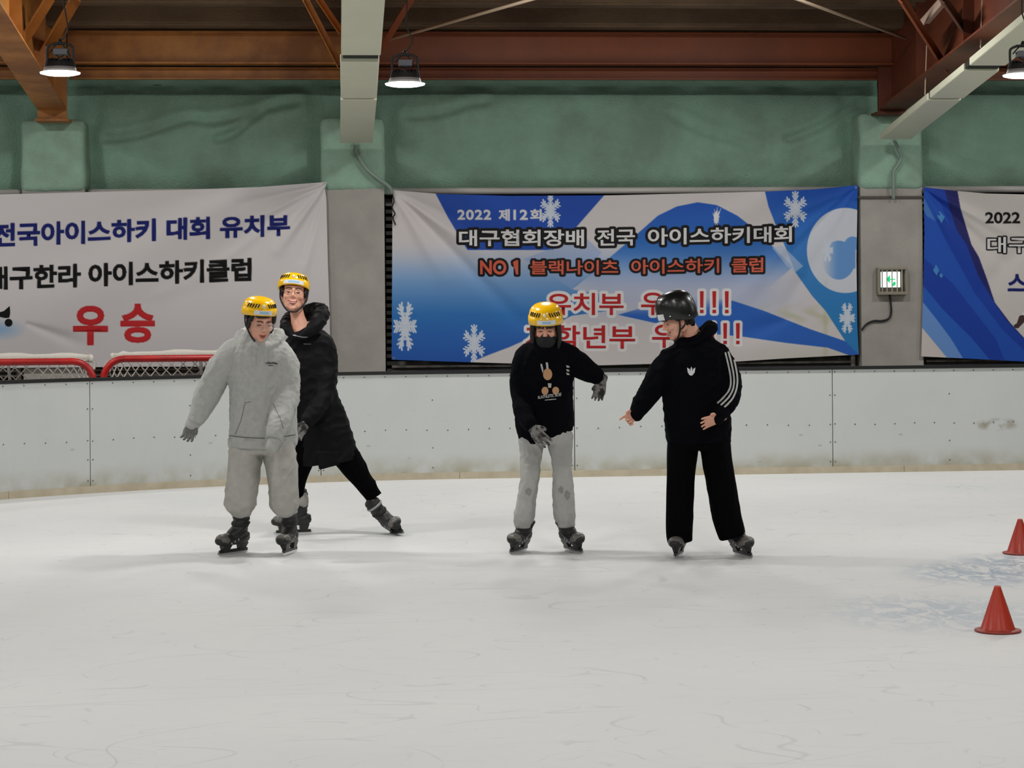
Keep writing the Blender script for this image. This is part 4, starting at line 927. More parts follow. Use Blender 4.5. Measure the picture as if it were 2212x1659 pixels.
# ---- skate built once in its own space: blade on z = 0, toe along +y
def build_skate(tall=True):
    bm = nb()
    tube(bm, [(Vector((0, -0.112, 0.122)), 0.036, 0.042), (Vector((0, -0.07, 0.118)), 0.047, 0.046), (Vector((0, 0.0, 0.116)), 0.049, 0.045), (Vector((0, 0.07, 0.112)), 0.054, 0.042), (Vector((0, 0.125, 0.108)), 0.052, 0.038), (Vector((0, 0.150, 0.105)), 0.036, 0.028)], front=(0, 0, 1), n=18)
    sh = [(Vector((0, 0.02, 0.125)), 0.05, 0.055), (Vector((0, -0.035, 0.17)), 0.054, 0.062), (Vector((0, -0.052, 0.225)), 0.054, 0.062)]
    if tall: sh.append((Vector((0, -0.045, 0.315)), 0.060, 0.068))
    tube(bm, sh, front=(0, 1, 0), n=18)
    box(bm, (-0.032, -0.115, 0.074), (0.032, 0.125, 0.09), 0.006)
    me = fuse(bm, 0.006, 5)
    P = coords(me); setco(me, P+normals(me)*(0.0025*np.sin(P[:, 2]*150+P[:, 1]*60)*(P[:, 2] > 0.12))[:, None])
    parts = [('boot', me, BOOTM)]
    bm = nb(); ellip(bm, (0, 0.108, 0.114), (0.056, 0.056, 0.040)); parts.append(('toe_cap', fuse(bm, 0.006, 2), TOEM))
    bm = nb()
    for y0, y1, t0, t1 in ((-0.12, -0.045, -0.105, -0.05), (0.035, 0.12, 0.05, 0.11)):
        prism(bm, [(-0.024, y0, 0.078), (-0.024, y1, 0.078), (-0.009, t1, 0.03), (-0.009, t0, 0.03)], (0.0, 0, 0)) if False else None
        vs = [bm.verts.new(p) for p in ((-0.028, y0, 0.082), (0.028, y0, 0.082), (0.028, y1, 0.082), (-0.028, y1, 0.082), (-0.010, t0, 0.028), (0.010, t0, 0.028), (0.010, t1, 0.028), (-0.010, t1, 0.028))]
        for f in ((0, 1, 2, 3), (7, 6, 5, 4), (0, 4, 5, 1), (1, 5, 6, 2), (2, 6, 7, 3), (3, 7, 4, 0)): bm.faces.new([vs[i] for i in f])
    box(bm, (-0.010, -0.135, 0.018), (0.010, 0.135, 0.040), 0.004); bmesh.ops.recalc_face_normals(bm, faces=bm.faces)
    parts.append(('blade_holder', to_mesh(bm), HOLD))
    bm = nb(); prof = [(-0.148, 0.022), (-0.143, 0.006), (-0.125, 0.0), (0.12, 0.0), (0.142, 0.006), (0.155, 0.02), (0.15, 0.03), (-0.14, 0.03)]
    prism(bm, [(-0.002, y, z) for y, z in prof], (0.004, 0, 0)); bmesh.ops.recalc_face_normals(bm, faces=bm.faces); parts.append(('runner', to_mesh(bm), STEEL))
    for z, y, rx, ry, tl in (((0.285, -0.046, 0.062, 0.071, 0.1),) if tall else ())+((0.215, -0.05, 0.057, 0.067, 0.25),):
        bm = nb(); pts = []
        for a in np.linspace(-2.4, 2.4, 15): pts.append((Vector((rx*math.sin(a), y+ry*math.cos(a), z+tl*(0.05-ry*math.cos(a))*0.6)), 0.005, 0.010))
        tube(bm, pts, front=(0, 0, 1), n=8, sub=2); parts.append(('ankle_strap', to_mesh(bm, 's', True), STRAP if z < 0.25 else BUCK))
    for y in (0.012, 0.045, 0.076):
        bm = nb(); z0 = 0.155-(y-0.0)*0.35; pts = [(Vector((x, y-abs(x)*0.1, z0+0.012-0.05*(x/0.053)**2)), 0.006, 0.005) for x in np.linspace(-0.053, 0.053, 7)]
        tube(bm, pts, front=(0, 0, 1), n=6, sub=2); parts.append(('buckle', to_mesh(bm, 's', True), BUCK))
    bm = nb(); rod(bm, [(-0.02, 0.05, 0.148), (0.022, 0.035, 0.16), (-0.02, 0.02, 0.172), (0.02, 0.0, 0.19), (-0.02, -0.01, 0.2)], 0.005, 6, 2); parts.append(('lace', to_mesh(bm, 's', True), BLUEL))
    return parts
SK = build_skate(); SKS = build_skate(False)
def add_skate(person, px, py, D, yaw, roll, pitch=0, scale=1.0, lift=0.0, laces=True, tall=True):
    p = PD(px, py, D); p = Vector((p.x, p.y, max(0.002, p.z) if not lift else lift))
    M = Matrix.Translation(p-person.location) @ person_axes() @ Matrix.Rotation(math.radians(yaw), 4, 'Z') @ Matrix.Rotation(math.radians(roll), 4, 'Y') @ Matrix.Rotation(math.radians(-pitch), 4, 'X') @ Matrix.Diagonal((scale, scale, scale, 1))
    root = None
    for nm, me, m in (SK if tall else SKS):
        if nm == 'lace' and not laces: continue
        if not me.materials: me.materials.append(m)
        o = bpy.data.objects.new('skate' if nm == 'boot' else nm, me); COL.objects.link(o)
        if root is None: o.parent = person; o.matrix_local = M; root = o
        else: o.parent = root
    return root
def person_axes():
    """local y = toward the camera, z up, x = picture left"""
    return Matrix(((-RT.x, -FW.x, 0, 0), (-RT.y, -FW.y, 0, 0), (0, 0, 1, 0), (0, 0, 0, 1)))

class Pers:
    def __init__(s, D): s.D = D; s.m = D/F_PX; s.bm = nb()
    def p(s, px, py, dd=0.0): return PD(px, py, s.D-dd)
    def t(s, pts, k=1.0, kb=1.0):
        """rows (px, py, toward-camera m, half-width px, depth ratio)"""
        return [(s.p(x, y, dd), r*s.m*k, r*s.m*k*q*kb) for x, y, dd, r, q in pts]
def hand(bm, w, d, side, nrm, L=0.175, curl=0.35, thumb_out=0.7, fat=1.0, spread=0.10, curls=None):
    """w wrist, d pointing dir, side towards the thumb, nrm palm normal"""
    d = Vector(d).normalized(); side = Vector(side); side = (side-d*side.dot(d)).normalized(); n = d.cross(side).normalized()
    if n.dot(Vector(nrm)) < 0: n = -n
    k = L/0.18
    pl = 0.088*k
    for off, e in ((0.026, 1.0), (0.0, 1.0), (-0.024, 0.95)):
        tube(bm, [(w-d*0.02+side*off*0.45, 0.014*fat, 0.015*fat), (w+d*pl*0.5+side*off*0.9, 0.016*fat, 0.014*fat), (w+d*pl*e+side*off, 0.014*fat, 0.012*fat)], front=n, n=10)
    tube(bm, [(w-d*0.05, 0.026*fat, 0.021*fat), (w+d*0.01, 0.027*fat, 0.019*fat), (w+d*pl*0.6, 0.038*fat, 0.014*fat), (w+d*pl*0.95, 0.038*fat, 0.013*fat)], front=n, n=14)
    for i, (off, ln) in enumerate(((0.034, 0.074), (0.0115, 0.083), (-0.0115, 0.077), (-0.034, 0.061))):
        c = (curls[i] if curls else curl); dirv = (d+side*(off/0.034)*spread).normalized(); p = w+d*pl*0.93+side*off*k; pts = [(p-dirv*0.015, 0.0092*fat*k, 0.0092*fat*k)]
        ang = 0.0
        for j, f in enumerate((0.45, 0.30, 0.25)):
            ang += c*(0.7 if j == 0 else 1.0); v = dirv*math.cos(ang)+n*math.sin(ang); p2 = p+v*ln*f*k; pts.append((p2, (0.0088-0.0007*j)*fat*k, (0.0088-0.0007*j)*fat*k)); p = p2
        tube(bm, pts, front=n, n=10, sub=3)
    p = w+d*0.022*k+side*0.026*k; v1 = (d*0.75+side*thumb_out+n*0.25).normalized(); v2 = (d*0.95+side*thumb_out*0.35+n*0.3).normalized()
    tube(bm, [(p-v1*0.015, 0.013*fat, 0.013*fat), (p+v1*0.032*k, 0.0115*fat, 0.0115*fat), (p+v1*0.032*k+v2*0.03*k, 0.0095*fat, 0.0095*fat)], front=n, n=10, sub=3)

def head_matrix(P, px, py, dd, yaw, pitch, roll, s=1.0):
    return Matrix.Translation(P.p(px, py, dd)) @ person_axes() @ Matrix.Rotation(math.radians(yaw), 4, 'Z') @ Matrix.Rotation(math.radians(-pitch), 4, 'X') @ Matrix.Rotation(math.radians(roll), 4, 'Y') @ Matrix.Diagonal((s, s, s, 1))
def head_parts(bm, M, nose=1.0):
    V = lambda x, y, z: M @ Vector((x, y, z))
    sc_ = M.to_scale()[0]; fr = (M.to_3x3() @ Vector((0, 1, 0))).normalized()
    ellip(bm, (0, -0.012, 0.035), (0.074, 0.092, 0.092), M)
    ellip(bm, (0, 0.026, -0.02), (0.066, 0.066, 0.085), M)
    ellip(bm, (0, 0.030, -0.075), (0.055, 0.050, 0.040), M)
    ellip(bm, (0, 0.066, -0.100), (0.022, 0.020, 0.018), M)
    ellip(bm, (0, 0.076, 0.030), (0.046, 0.016, 0.014), M)
    for s in (-1, 1):
        ellip(bm, (s*0.038, 0.066, -0.028), (0.024, 0.022, 0.022), M)
        ellip(bm, (s*0.074, -0.006, -0.012), (0.009, 0.018, 0.030), M, 12, 8)
        ellip(bm, (s*0.012, 0.096, -0.034), (0.009, 0.011, 0.008), M, 10, 8)
        ellip(bm, (s*0.058, -0.004, -0.05), (0.012, 0.03, 0.03), M, 10, 8)
    tube(bm, [(V(0, 0.082, 0.018), 0.009*sc_, 0.012*sc_), (V(0, 0.094, -0.005), 0.009*sc_, 0.012*sc_), (V(0, 0.106*nose, -0.028), 0.012*sc_, 0.011*sc_)], front=fr, n=10)
    ellip(bm, (0, 0.082, -0.064), (0.026, 0.013, 0.014), M, 12, 8)
def face_details(person, M, smile=0.0, eyes='open'):
    def el(name, c, r, m):
        o = link(name, fuse_small(lambda bm: ellip(bm, c, r, M, 14, 10)), m, parent=person); return o
    for s in (-1, 1):
        if eyes == 'open':
            e = el('eye', (s*0.030, 0.0835, -0.001), (0.0145, 0.0075, 0.0055), EYEW)
            link('pupil', fuse_small(lambda bm: ellip(bm, (s*0.030, 0.0885, -0.001), (0.0065, 0.004, 0.0055), M, 12, 8)), EYED, parent=e)
        else: el('eyelid_line', (s*0.031, 0.0865, -0.004), (0.016, 0.006, 0.0022), EYED)
        bm = nb(); V = lambda x, y, z: M @ Vector((x, y, z))
        rod(bm, [V(s*0.013, 0.094, 0.018), V(s*0.030, 0.0925, 0.023), V(s*0.047, 0.084, 0.018)], 0.0032, 6, 3, caps=True); link('eyebrow', to_mesh(bm, 'e', True), BROW, parent=person)
    bm = nb(); w = 0.021+0.007*smile
    rod(bm, [V(-w, 0.083-0.006*smile, -0.064+0.007*smile), V(-w*0.5, 0.0935, -0.0655), V(0, 0.096, -0.066), V(w*0.5, 0.0935, -0.0655), V(w, 0.083-0.006*smile, -0.064+0.007*smile)], 0.0042, 8, 3, caps=True)
    mo = link('lips', to_mesh(bm, 'l', True), LIPM, parent=person)
    bm = nb(); rod(bm, [V(-w*0.6, 0.088, -0.0735), V(0, 0.0945, -0.078), V(w*0.6, 0.088, -0.0735)], 0.0048, 8, 3, caps=True); link('lower_lip', to_mesh(bm, 'l', True), LIPM, parent=person)
    if smile > 0.5:
        bm = nb(); rod(bm, [V(-w*0.7, 0.089, -0.069), V(0, 0.0965, -0.0715), V(w*0.7, 0.089, -0.069)], 0.0032, 8, 3, caps=True); link('teeth', to_mesh(bm, 'l', True), TEETH, parent=mo)
def fuse_small(fn):
    bm = nb(); fn(bm); return to_mesh(bm, 's', True)
def glasses(person, M, r=0.028, m=None):
    V = lambda x, y, z: M @ Vector((x, y, z)); root = None
    for s in (-1, 1):
        bm = nb(); rod(bm, [V(s*0.033+r*math.cos(a), 0.104-0.006*math.cos(a)*s, -0.006+r*0.72*math.sin(a)) for a in np.linspace(0, 6.283, 15)[:-1]], 0.0014, 6, 2, closed=True)
        me = to_mesh(bm, 'g', True)
        if root is None: root = link('spectacles', me, m or WIRE, parent=person)
        else: link('rim', me, m or WIRE, parent=root)
        bm = nb(); bm.faces.new([bm.verts.new(V(s*0.033+r*math.cos(a), 0.104-0.006*math.cos(a)*s, -0.006+r*0.72*math.sin(a))) for a in np.linspace(0, 6.283, 21)[:-1]]); link('lens', bm, LENSG, parent=root)
        bm = nb(); rod(bm, [V(s*0.058, 0.098, 0.0), V(s*0.076, 0.05, 0.002), V(s*0.078, 0.0, -0.002)], 0.0014, 6); link('temple_arm', bm, m or WIRE, parent=root)
    bm = nb(); rod(bm, [V(-0.009, 0.108, 0.0), V(0, 0.110, 0.003), V(0.009, 0.108, 0.0)], 0.0014, 6); link('bridge', bm, m or WIRE, parent=root)
def helmet(person, M, kind='yellow', rx=0.118, ry=0.138, h=0.122, z0=0.045, lab=1, labx=(-0.062, 0.062), MS=None):
    MS = MS or M
    """shell by profile rings; slightly lower at the nape"""
    bm = nb(); n = 44
    if kind == 'yellow': prof = [(0.955, 0.004), (0.99, -0.002), (1.01, 0.0), (1.012, 0.25), (0.995, 0.40), (0.955, 0.43), (0.945, 0.50), (0.91, 0.64), (0.82, 0.79), (0.66, 0.905), (0.44, 0.97), (0.22, 0.995), (0.06, 1.0)]
    else: prof = [(0.93, 0.004), (0.965, -0.005), (0.985, 0.01), (1.0, 0.22), (0.99, 0.42), (0.95, 0.58), (0.87, 0.73), (0.74, 0.85), (0.55, 0.94), (0.32, 0.985), (0.1, 1.0)]
    def pt(k, zf, a, lift=0.0):
        x, y = math.sin(a), math.cos(a)
        zz = z0+h*zf
        low = (1-zf)*(0.03 if kind == 'yellow' else 0.035)*(0.5-0.5*y)   # lower at the back
        if kind != 'yellow': low += (1-zf)*0.018*math.exp(-((abs(a if a < math.pi else 2*math.pi-a)-1.9)/0.55)**2)
        return M @ Vector(((rx+lift)*k*x, (ry+lift)*k*y-0.008, zz-low))
    R = [[bm.verts.new(pt(k, z, 2*math.pi*i/n)) for i in range(n)] for k, z in prof]
    for A, B in zip(R[:-1], R[1:]):
        for j in range(n): bm.faces.new((A[j], A[(j+1) % n], B[(j+1) % n], B[j]))
    bm.faces.new(R[-1]); inner = [[bm.verts.new(pt(k, z, 2*math.pi*i/n)) for i in range(n)] for k, z in ((0.86, 0.02), (0.8, 0.5), (0.4, 0.85))]
    for A, B in zip([R[0]]+inner[:-1], inner):
        for j in range(n): bm.faces.new((A[j], A[(j+1) % n], B[(j+1) % n], B[j]))
    bm.faces.new(inner[-1]); bmesh.ops.recalc_face_normals(bm, faces=bm.faces)
    shell = link('helmet', to_mesh(bm, 'h', True), YEL if kind == 'yellow' else BHEL, parent=person)
    if kind == 'yellow':
        for a in (-58, -48, -38, -28, -19, 19, 28, 38, 48, 58):
            a0 = math.radians(a+2.4*(1 if a < 0 else -1)); a1 = math.radians(a-2.4*(1 if a < 0 else -1)); bm = nb()
            rod(bm, [pt(0.905, 0.69, a0, 0.001), pt(0.93, 0.60, (a0+a1)/2, 0.001), pt(0.945, 0.50, a1, 0.001)], 0.0042, 8, 3, caps=True); link('vent_slot', to_mesh(bm, 'v', True), YELV, parent=shell)
        bm = nb(); ellip(bm, pt(0.93, 0.58, 0, 0.002), (0.010, 0.008, 0.014)); link('front_rivet', bm, mat('rivet_white', (228, 222, 200), 0.3), parent=shell)
        if lab:
            def sheet(x0, x1, f0, f1, lift, nm, m):
                bm = nb(); R = []
                for k in range(9):
                    x = x0+(x1-x0)*k/8; a = math.asin(x/(rx*1.012)); R.append((bm.verts.new(pt(1.013, f0, a, lift)), bm.verts.new(pt(1.013, f1, a, lift))))
                for A, B in zip(R[:-1], R[1:]): bm.faces.new((A[0], B[0], B[1], A[1]))
                return link(nm, bm, m, parent=shell)
            sheet(labx[0], labx[1], 0.07, 0.33, 0.0012, 'name_label', LABEL)
            sheet(labx[0]+0.03, labx[1]-0.035, 0.13, 0.26, 0.0020, 'label_print', LBLUE)
    else:
        for a, k, z in ((-0.5, 0.93, 0.62), (0.5, 0.93, 0.62), (1.45, 0.9, 0.68), (-1.45, 0.9, 0.68), (0.0, 0.7, 0.87), (2.2, 0.92, 0.62)):
            bm = nb(); c = pt(k, z, a, 0.0); ellip(bm, c, (0.008, 0.008, 0.006), None, 12, 8); link('vent_hole', bm, YELV, parent=shell)
        for a in (0.95, 1.9, -0.95, -1.9):
            bm = nb(); ellip(bm, pt(1.0, 0.14, a, 0.0), (0.0045,)*3, None, 10, 6); link('rivet', bm, STEEL, parent=shell)
        bm = nb(); R = []
        for k in range(7):
            a = -0.62+0.5*k/6; R.append([bm.verts.new(pt(1.0, f, a, 0.003)) for f in (0.02, 0.26)])
        for A, B in zip(R[:-1], R[1:]): bm.faces.new((A[0], B[0], B[1], A[1]))
        link('name_label', bm, LABEL, parent=shell)
    V = lambda x, y, z: MS @ Vector((x, y, z)); bm = nb()
    rod(bm, [V(-0.088, 0.012, z0+0.01), V(-0.084, 0.022, -0.03), V(-0.062, 0.034, -0.08), V(-0.03, 0.052, -0.118), V(0, 0.058, -0.126), V(0.03, 0.052, -0.118), V(0.062, 0.034, -0.08), V(0.084, 0.022, -0.03), V(0.088, 0.012, z0+0.01)], 0.0058, 8, 4)
    link('chin_strap', to_mesh(bm, 's', True), STRAP, parent=shell)
    bm = nb()
    for s in (-1, 1): rod(bm, [V(s*0.088, -0.05, z0+0.0), V(s*0.084, -0.015, -0.03), V(s*0.074, 0.028, -0.06)], 0.005, 8, 4)
    for s in (-1, 1): ellip(bm, (s*0.088, -0.005, 0.035), (0.012, 0.042, 0.034), M)
    link('ear_pad', to_mesh(bm, 's', True), STRAP, parent=shell)
    return shell
def bvh(me):
    bm = nb(); bm.from_mesh(me); t = BVHTree.FromBMesh(bm); return t, bm
def decal(me2d, target, par, name, m, lift=0.003, person=None):
    """flat print: 2-D mesh in pixels laid onto the cloth surface of target (world = mesh + person location)"""
    t, b_ = bvh(target.data); off = origin_of(target); P = coords(me2d); out = []; bad = set()
    for i, (x, y, _) in enumerate(P):
        r = ray(x, y).normalized(); hit, nn, _, _ = t.ray_cast(CAMP-off, r)
        if hit is None: bad.add(i); out.append(CAMP-off+r*15); continue
        if nn.dot(r) > 0: nn = -nn
        out.append(hit+nn*lift-r*lift)
    b_.free(); bm = nb(); bm.from_mesh(me2d); bm.verts.ensure_lookup_table()
    for v, c in zip(bm.verts, out): v.co = c+off
    bmesh.ops.delete(bm, geom=[bm.verts[i] for i in bad], context='VERTS')
    return link(name, bm, m, parent=par)
def fine(me, mx=4.0, it=3):
    bm = nb(); bm.from_mesh(me); bmesh.ops.triangulate(bm, faces=bm.faces)
    for _ in range(it):
        lg = [e for e in bm.edges if e.calc_length() > mx]
        if not lg: break
        bmesh.ops.subdivide_edges(bm, edges=lg, cuts=1); bmesh.ops.triangulate(bm, faces=bm.faces)
    bm.to_mesh(me); bm.free(); return me
VOX = 0.0052
def person_from(P, base, label, group=None):
    me = fuse(P.bm, VOX, 3, 0.5); o = link('person', me, SKIN, origin=base); tag(o, label, 'person', group); return o
def garment(P, parts, name, m, person, voxel=0.009, smooth=6, fold=(), caps=True):
    bm = nb()
    for i, q in enumerate(parts):
        if callable(q): q(bm)
        else: tube(bm, P.t(q), n=24, sub=5, round_caps=('start' if caps and i else False))
    me = fuse(bm, voxel, smooth)
    for f in fold: folds(me, *f)
    return link(name, me, m, parent=person)
def cuff(P, a, b_, name, m, person, r, q=0.9, k=1.0):
    bm = nb(); tube(bm, [(P.p(*a), r*P.m, r*P.m*q), ((P.p(*a)+P.p(*b_))/2, r*P.m*1.03*k, r*P.m*q*1.03*k), (P.p(*b_), r*P.m*k, r*P.m*q*k)], n=24, sub=2, round_caps=(r < 30))
    return link(name, to_mesh(bm, 'c', True), m, parent=person)
def body_limbs(P, rows, k):
    for q in rows: tube(P.bm, P.t(q, k), n=14, sub=3)

# ---------------------------------------------------------------- person A: grey hoodie
A = Pers(14.23); baseA = G(562, 1192)
MA = head_matrix(A, 562, 691, 0.17, 24, 20, -3, 1.14); MAh = head_matrix(A, 559, 690, 0.17, 20, 10, -3, 1.0)
torsoA = [(567, 964, 0.0, 72, 0.66), (567, 940, 0.0, 74, 0.68), (566, 860, 0.02, 71, 0.68), (563, 800, 0.06, 69, 0.66), (560, 762, 0.09, 62, 0.62), (559, 738, 0.10, 46, 0.7), (560, 716, 0.12, 28, 0.9)]
armAl = [(534, 748, 0.09, 20, 1.0), (508, 760, 0.08, 26, 0.95), (484, 785, 0.06, 29, 0.95), (464, 820, 0.03, 29, 0.95), (446, 855, 0.0, 28, 0.9), (430, 890, 0.0, 23, 0.9), (418, 913, 0.01, 18, 0.9)]
armAr = [(584, 748, 0.09, 20, 1.0), (604, 762, 0.08, 26, 0.95), (619, 790, 0.10, 26, 0.95), (618, 840, 0.10, 28, 1.0), (612, 880, 0.18, 28, 0.9), (602, 920, 0.27, 24, 0.9), (593, 950, 0.32, 18, 0.9)]
legAl = [(532, 968, 0.02, 35, 1.0), (529, 992, 0.02, 35, 1.0), (526, 1025, 0.04, 34, 1.0), (521, 1062, 0.04, 34, 1.0), (520, 1088, 0.02, 34, 1.0), (522, 1102, 0.01, 27, 1.0), (523, 1108, 0.0, 20, 1.0)]
legAr = [(602, 968, 0.02, 35, 1.0), (605, 992, 0.02, 34.5, 1.0), (609, 1025, 0.04, 33, 1.0), (612, 1062, 0.04, 31, 1.0), (614, 1088, 0.02, 30, 1.0), (615, 1102, 0.01, 25, 1.0), (615, 1108, 0.0, 19, 1.0)]
head_parts(A.bm, MA)
tube(A.bm, A.t([(560, 705, 0.14, 19, 1.0), (560, 725, 0.09, 19, 1.0), (562, 750, 0.06, 30, 0.7)]), n=14)
body_limbs(A, [torsoA[2:6]], 0.78); body_limbs(A, [armAl, armAr], 0.55); body_limbs(A, [[(537, 935, 0.02, 34, 1.0)]+legAl, [(598, 935, 0.02, 34, 1.0)]+legAr], 0.6)
tube(A.bm, A.t([(542, 925, 0, 26, 1), (567, 925, 0, 36, 0.8), (592, 925, 0, 26, 1)]), n=14)
hand(A.bm, A.p(415, 915, 0.02), A.p(407, 940, 0.04)-A.p(415, 915, 0.02), RT, -RT*0.3-FW, curl=0.45, L=0.16, fat=0.72, spread=0.2)
hand(A.bm, A.p(593, 952, 0.31), A.p(588, 965, 0.33)-A.p(593, 952, 0.31), -RT, -FW, curl=0.9, L=0.10, fat=0.8)
PA = person_from(A, baseA, 'person in a light grey hoodie, grey sweatpants and yellow helmet, glasses, looking down')
def hoodA(bm):
    pts = []
    for k in range(12):
        a = 2*math.pi*k/12; c = math.cos(a); x = 562+40*math.sin(a); dd = 0.08+0.12*c; y = 728+22*max(0, c)-12*max(0, -c)
        pts.append((A.p(x, y, dd), 0.042-0.022*max(0, c), 0.040-0.020*max(0, c)))
    tube(bm, pts, n=14, sub=4, closed=True)
HA = garment(A, [torsoA, armAl, armAr, hoodA], 'hoodie', GREYF, PA, 0.0085, 7, [(0.020, 24, (0.15, 0, 1), 3), (0.013, 50, (0.2, 0, 1), 8), (0.006, 85, None, 9)])
TA = garment(A, [legAl, legAr, [(567, 938, 0.01, 60, 0.6), (567, 962, 0.01, 67, 0.6), (566, 980, 0.01, 62, 0.6)]], 'sweatpants', GREYP, PA, 0.0085, 5, [(0.018, 26, (0.2, 0, 1), 21), (0.012, 48, None, 23)])
cuff(A, (566, 947, 0.0), (566, 967, 0.0), 'hem_band', GREYF, PA, 73.5, 0.69, 0.985)
for w in ([(496, 941), (530, 945), (572, 947)], [(614, 943), (638, 939)]): decal(ribbon2d(w, 1.6, step=3), HA, PA, 'hem_seam', mat('dark_seam', (84, 84, 82), 0.95), 0.002)
cuff(A, (420, 909, 0.01), (414, 921, 0.01), 'sleeve_cuff', GREYF, PA, 15.5); cuff(A, (596, 943, 0.305), (587, 968, 0.33), 'sleeve_cuff', GREYF, PA, 15, 0.9, 0.92)
for w in ([(528, 870), (541, 868)], [(529, 872), (520, 910), (508, 938)], [(590, 872), (606, 905), (612, 925)]): decal(ribbon2d(w, 1.3, step=3), HA, PA, 'pocket_seam', SEAMG, 0.002)
for i, (x, y, ww) in enumerate(((575, 784, 5), (580, 783.5, 3), (584, 784, 4), (590, 783.6, 6), (596, 785, 5))): decal(ribbon2d([(x-ww/2, y), (x+ww/2, y+0.5)], 3.0, step=2), HA, PA, 'chest_lettering', mat('embroidery_dark', (52, 54, 56), 0.9), 0.003)
decal(ribbon2d([(579, 789), (590, 789.6)], 1.4, step=2), HA, PA, 'chest_lettering', MATS['embroidery_dark'], 0.003)
for x0, x1 in ((553, 551), (571, 574)):
    bm = nb(); rod(bm, [A.p(x0, 737, 0.27), A.p(x1, 755, 0.25), A.p(x1, 785, 0.24)], 0.0032, 6, 4); link('drawstring', to_mesh(bm, 'd', True), GREYF, parent=PA)
def glove(P, w, d, side, nrm, m, person, **k):
    bm = nb(); hand(bm, w, d, side, nrm, **k); return link('glove', fuse(bm, 0.0042, 2), m, parent=person)
glove(A, A.p(415, 915, 0.02), A.p(407, 940, 0.04)-A.p(415, 915, 0.02), RT, -RT*0.3-FW, GLOVEG, PA, curl=0.45, L=0.165, fat=1.2, spread=0.2)
face_details(PA, MA, 0.1, 'closed'); glasses(PA, MA, 0.027, mat('clear_grey_frame', (190, 178, 176), 0.2))
helmet(PA, MAh, MS=MA, h=0.110)
def hairA(bm):
    ellip(bm, (0, -0.024, 0.030), (0.083, 0.090, 0.092), MA); ellip(bm, (0, -0.055, -0.04), (0.066, 0.05, 0.06), MA)
    V = lambda x, y, z: MA @ Vector((x, y, z))
    for s in (-1, 1): tube(bm, [(V(s*0.068, 0.048, 0.045), 0.016, 0.016), (V(s*0.076, 0.035, 0.0), 0.013, 0.016), (V(s*0.074, 0.02, -0.05), 0.008, 0.013)], n=10)
    tube(bm, [(V(0.055, 0.078, 0.05), 0.012, 0.01), (V(0.02, 0.094, 0.052), 0.012, 0.008), (V(-0.03, 0.09, 0.056), 0.008, 0.006)], n=10)
link('hair', (lambda b_: (hairA(b_), fuse(b_, 0.006, 3))[1])(nb()), HAIRM, parent=PA)
add_skate(PA, 503, 1199, 14.23, -38, -8, 0, 0.97); add_skate(PA, 627, 1196, 14.23, -14, 6, 0, 0.97)

# ---------------------------------------------------------------- person B: long black coat
B = Pers(15.42); baseB = G(700, 1155)
MB_ = head_matrix(B, 635, 635, 0.05, 4, -10, -5, 1.17); MBh = head_matrix(B, 633, 634, 0.05, 4, -10, -5, 1.0)
torsoB = [(709, 1001, 0.0, 70, 0.55), (702, 950, 0.0, 62, 0.6), (690, 890, 0.0, 52, 0.72), (680, 835, 0.01, 46, 0.78), (675, 780, 0.02, 50, 0.66), (666, 742, 0.03, 42, 0.66), (654, 712, 0.03, 26, 0.9)]
armBr = [(672, 728, 0.03, 20, 1.0), (696, 745, 0.03, 24, 0.95), (704, 785, 0.04, 23, 1.0), (703, 835, 0.08, 22, 1.0), (690, 875, 0.16, 19, 1.0), (670, 905, 0.22, 16, 1.0), (660, 918, 0.24, 13, 1.0)]
armBl = [(655, 728, 0.03, 20, 1.0), (640, 745, 0.03, 24, 0.95), (626, 785, 0.02, 23, 1.0), (618, 840, 0.0, 22, 1.0), (615, 890, 0.02, 17, 1.0), (614, 915, 0.03, 13, 1.0)]
legBr = [(735, 965, 0.0, 27, 0.9), (757, 1000, 0.0, 28, 0.95), (784, 1038, 0.0, 22, 1.0), (800, 1061, 0.0, 19, 1.0), (809, 1075, 0.0, 18, 1.0)]
legBl = [(672, 950, 0.0, 32, 0.9), (655, 1000, 0.02, 23, 0.95), (645, 1035, 0.03, 18, 1.0), (643, 1062, 0.02, 14, 1.0), (644, 1080, 0.0, 13, 1.0)]
head_parts(B.bm, MB_); tube(B.bm, B.t([(637, 652, 0.03, 15, 1.0), (643, 685, 0.02, 15.5, 1.0), (650, 720, 0.02, 25, 0.8)]), n=14)
body_limbs(B, [torsoB[2:6]], 0.72); body_limbs(B, [armBr, armBl], 0.5); body_limbs(B, [legBr[:4], legBl], 0.6)
hand(B.bm, B.p(661, 916, 0.25), B.p(648, 932, 0.28)-B.p(661, 916, 0.25), UPV, -FW, curl=0.35, L=0.165, fat=0.72, spread=0.2)
hand(B.bm, B.p(614, 915, 0.03), -UPV, -FW, RT, curl=0.4, L=0.175, fat=0.75)
PB = person_from(B, baseB, 'smiling person in a long black padded coat and yellow helmet, kicking one skate out behind')
def hoodB(bm):
    pts = []
    for k in range(12):
        a = 2*math.pi*k/12; sx = math.sin(a); cz = math.cos(a)
        x = 655+38*sx-4*cz; dd = 0.04+0.13*cz; y = 698+30*max(0, cz)+(-20)*max(0, -cz)-(16 if sx > 0 else 0)*abs(sx)
        r = 0.056-0.022*max(0, cz)+(0.008 if sx > 0 else -0.010)
        pts.append((B.p(x, y, dd), r, r*0.9))
    tube(bm, pts, n=14, sub=4, closed=True)
HB_ = garment(B, [torsoB, armBr, armBl, hoodB], 'padded_coat', BLKQ, PB, 0.009, 6, [(0.022, 24, (1, 0, 0.1), 31), (0.014, 45, None, 33)])
TB = garment(B, [legBr, legBl], 'trousers', BLKJ, PB, 0.0085, 4, [(0.016, 36, (0.3, 0, 1), 41)])
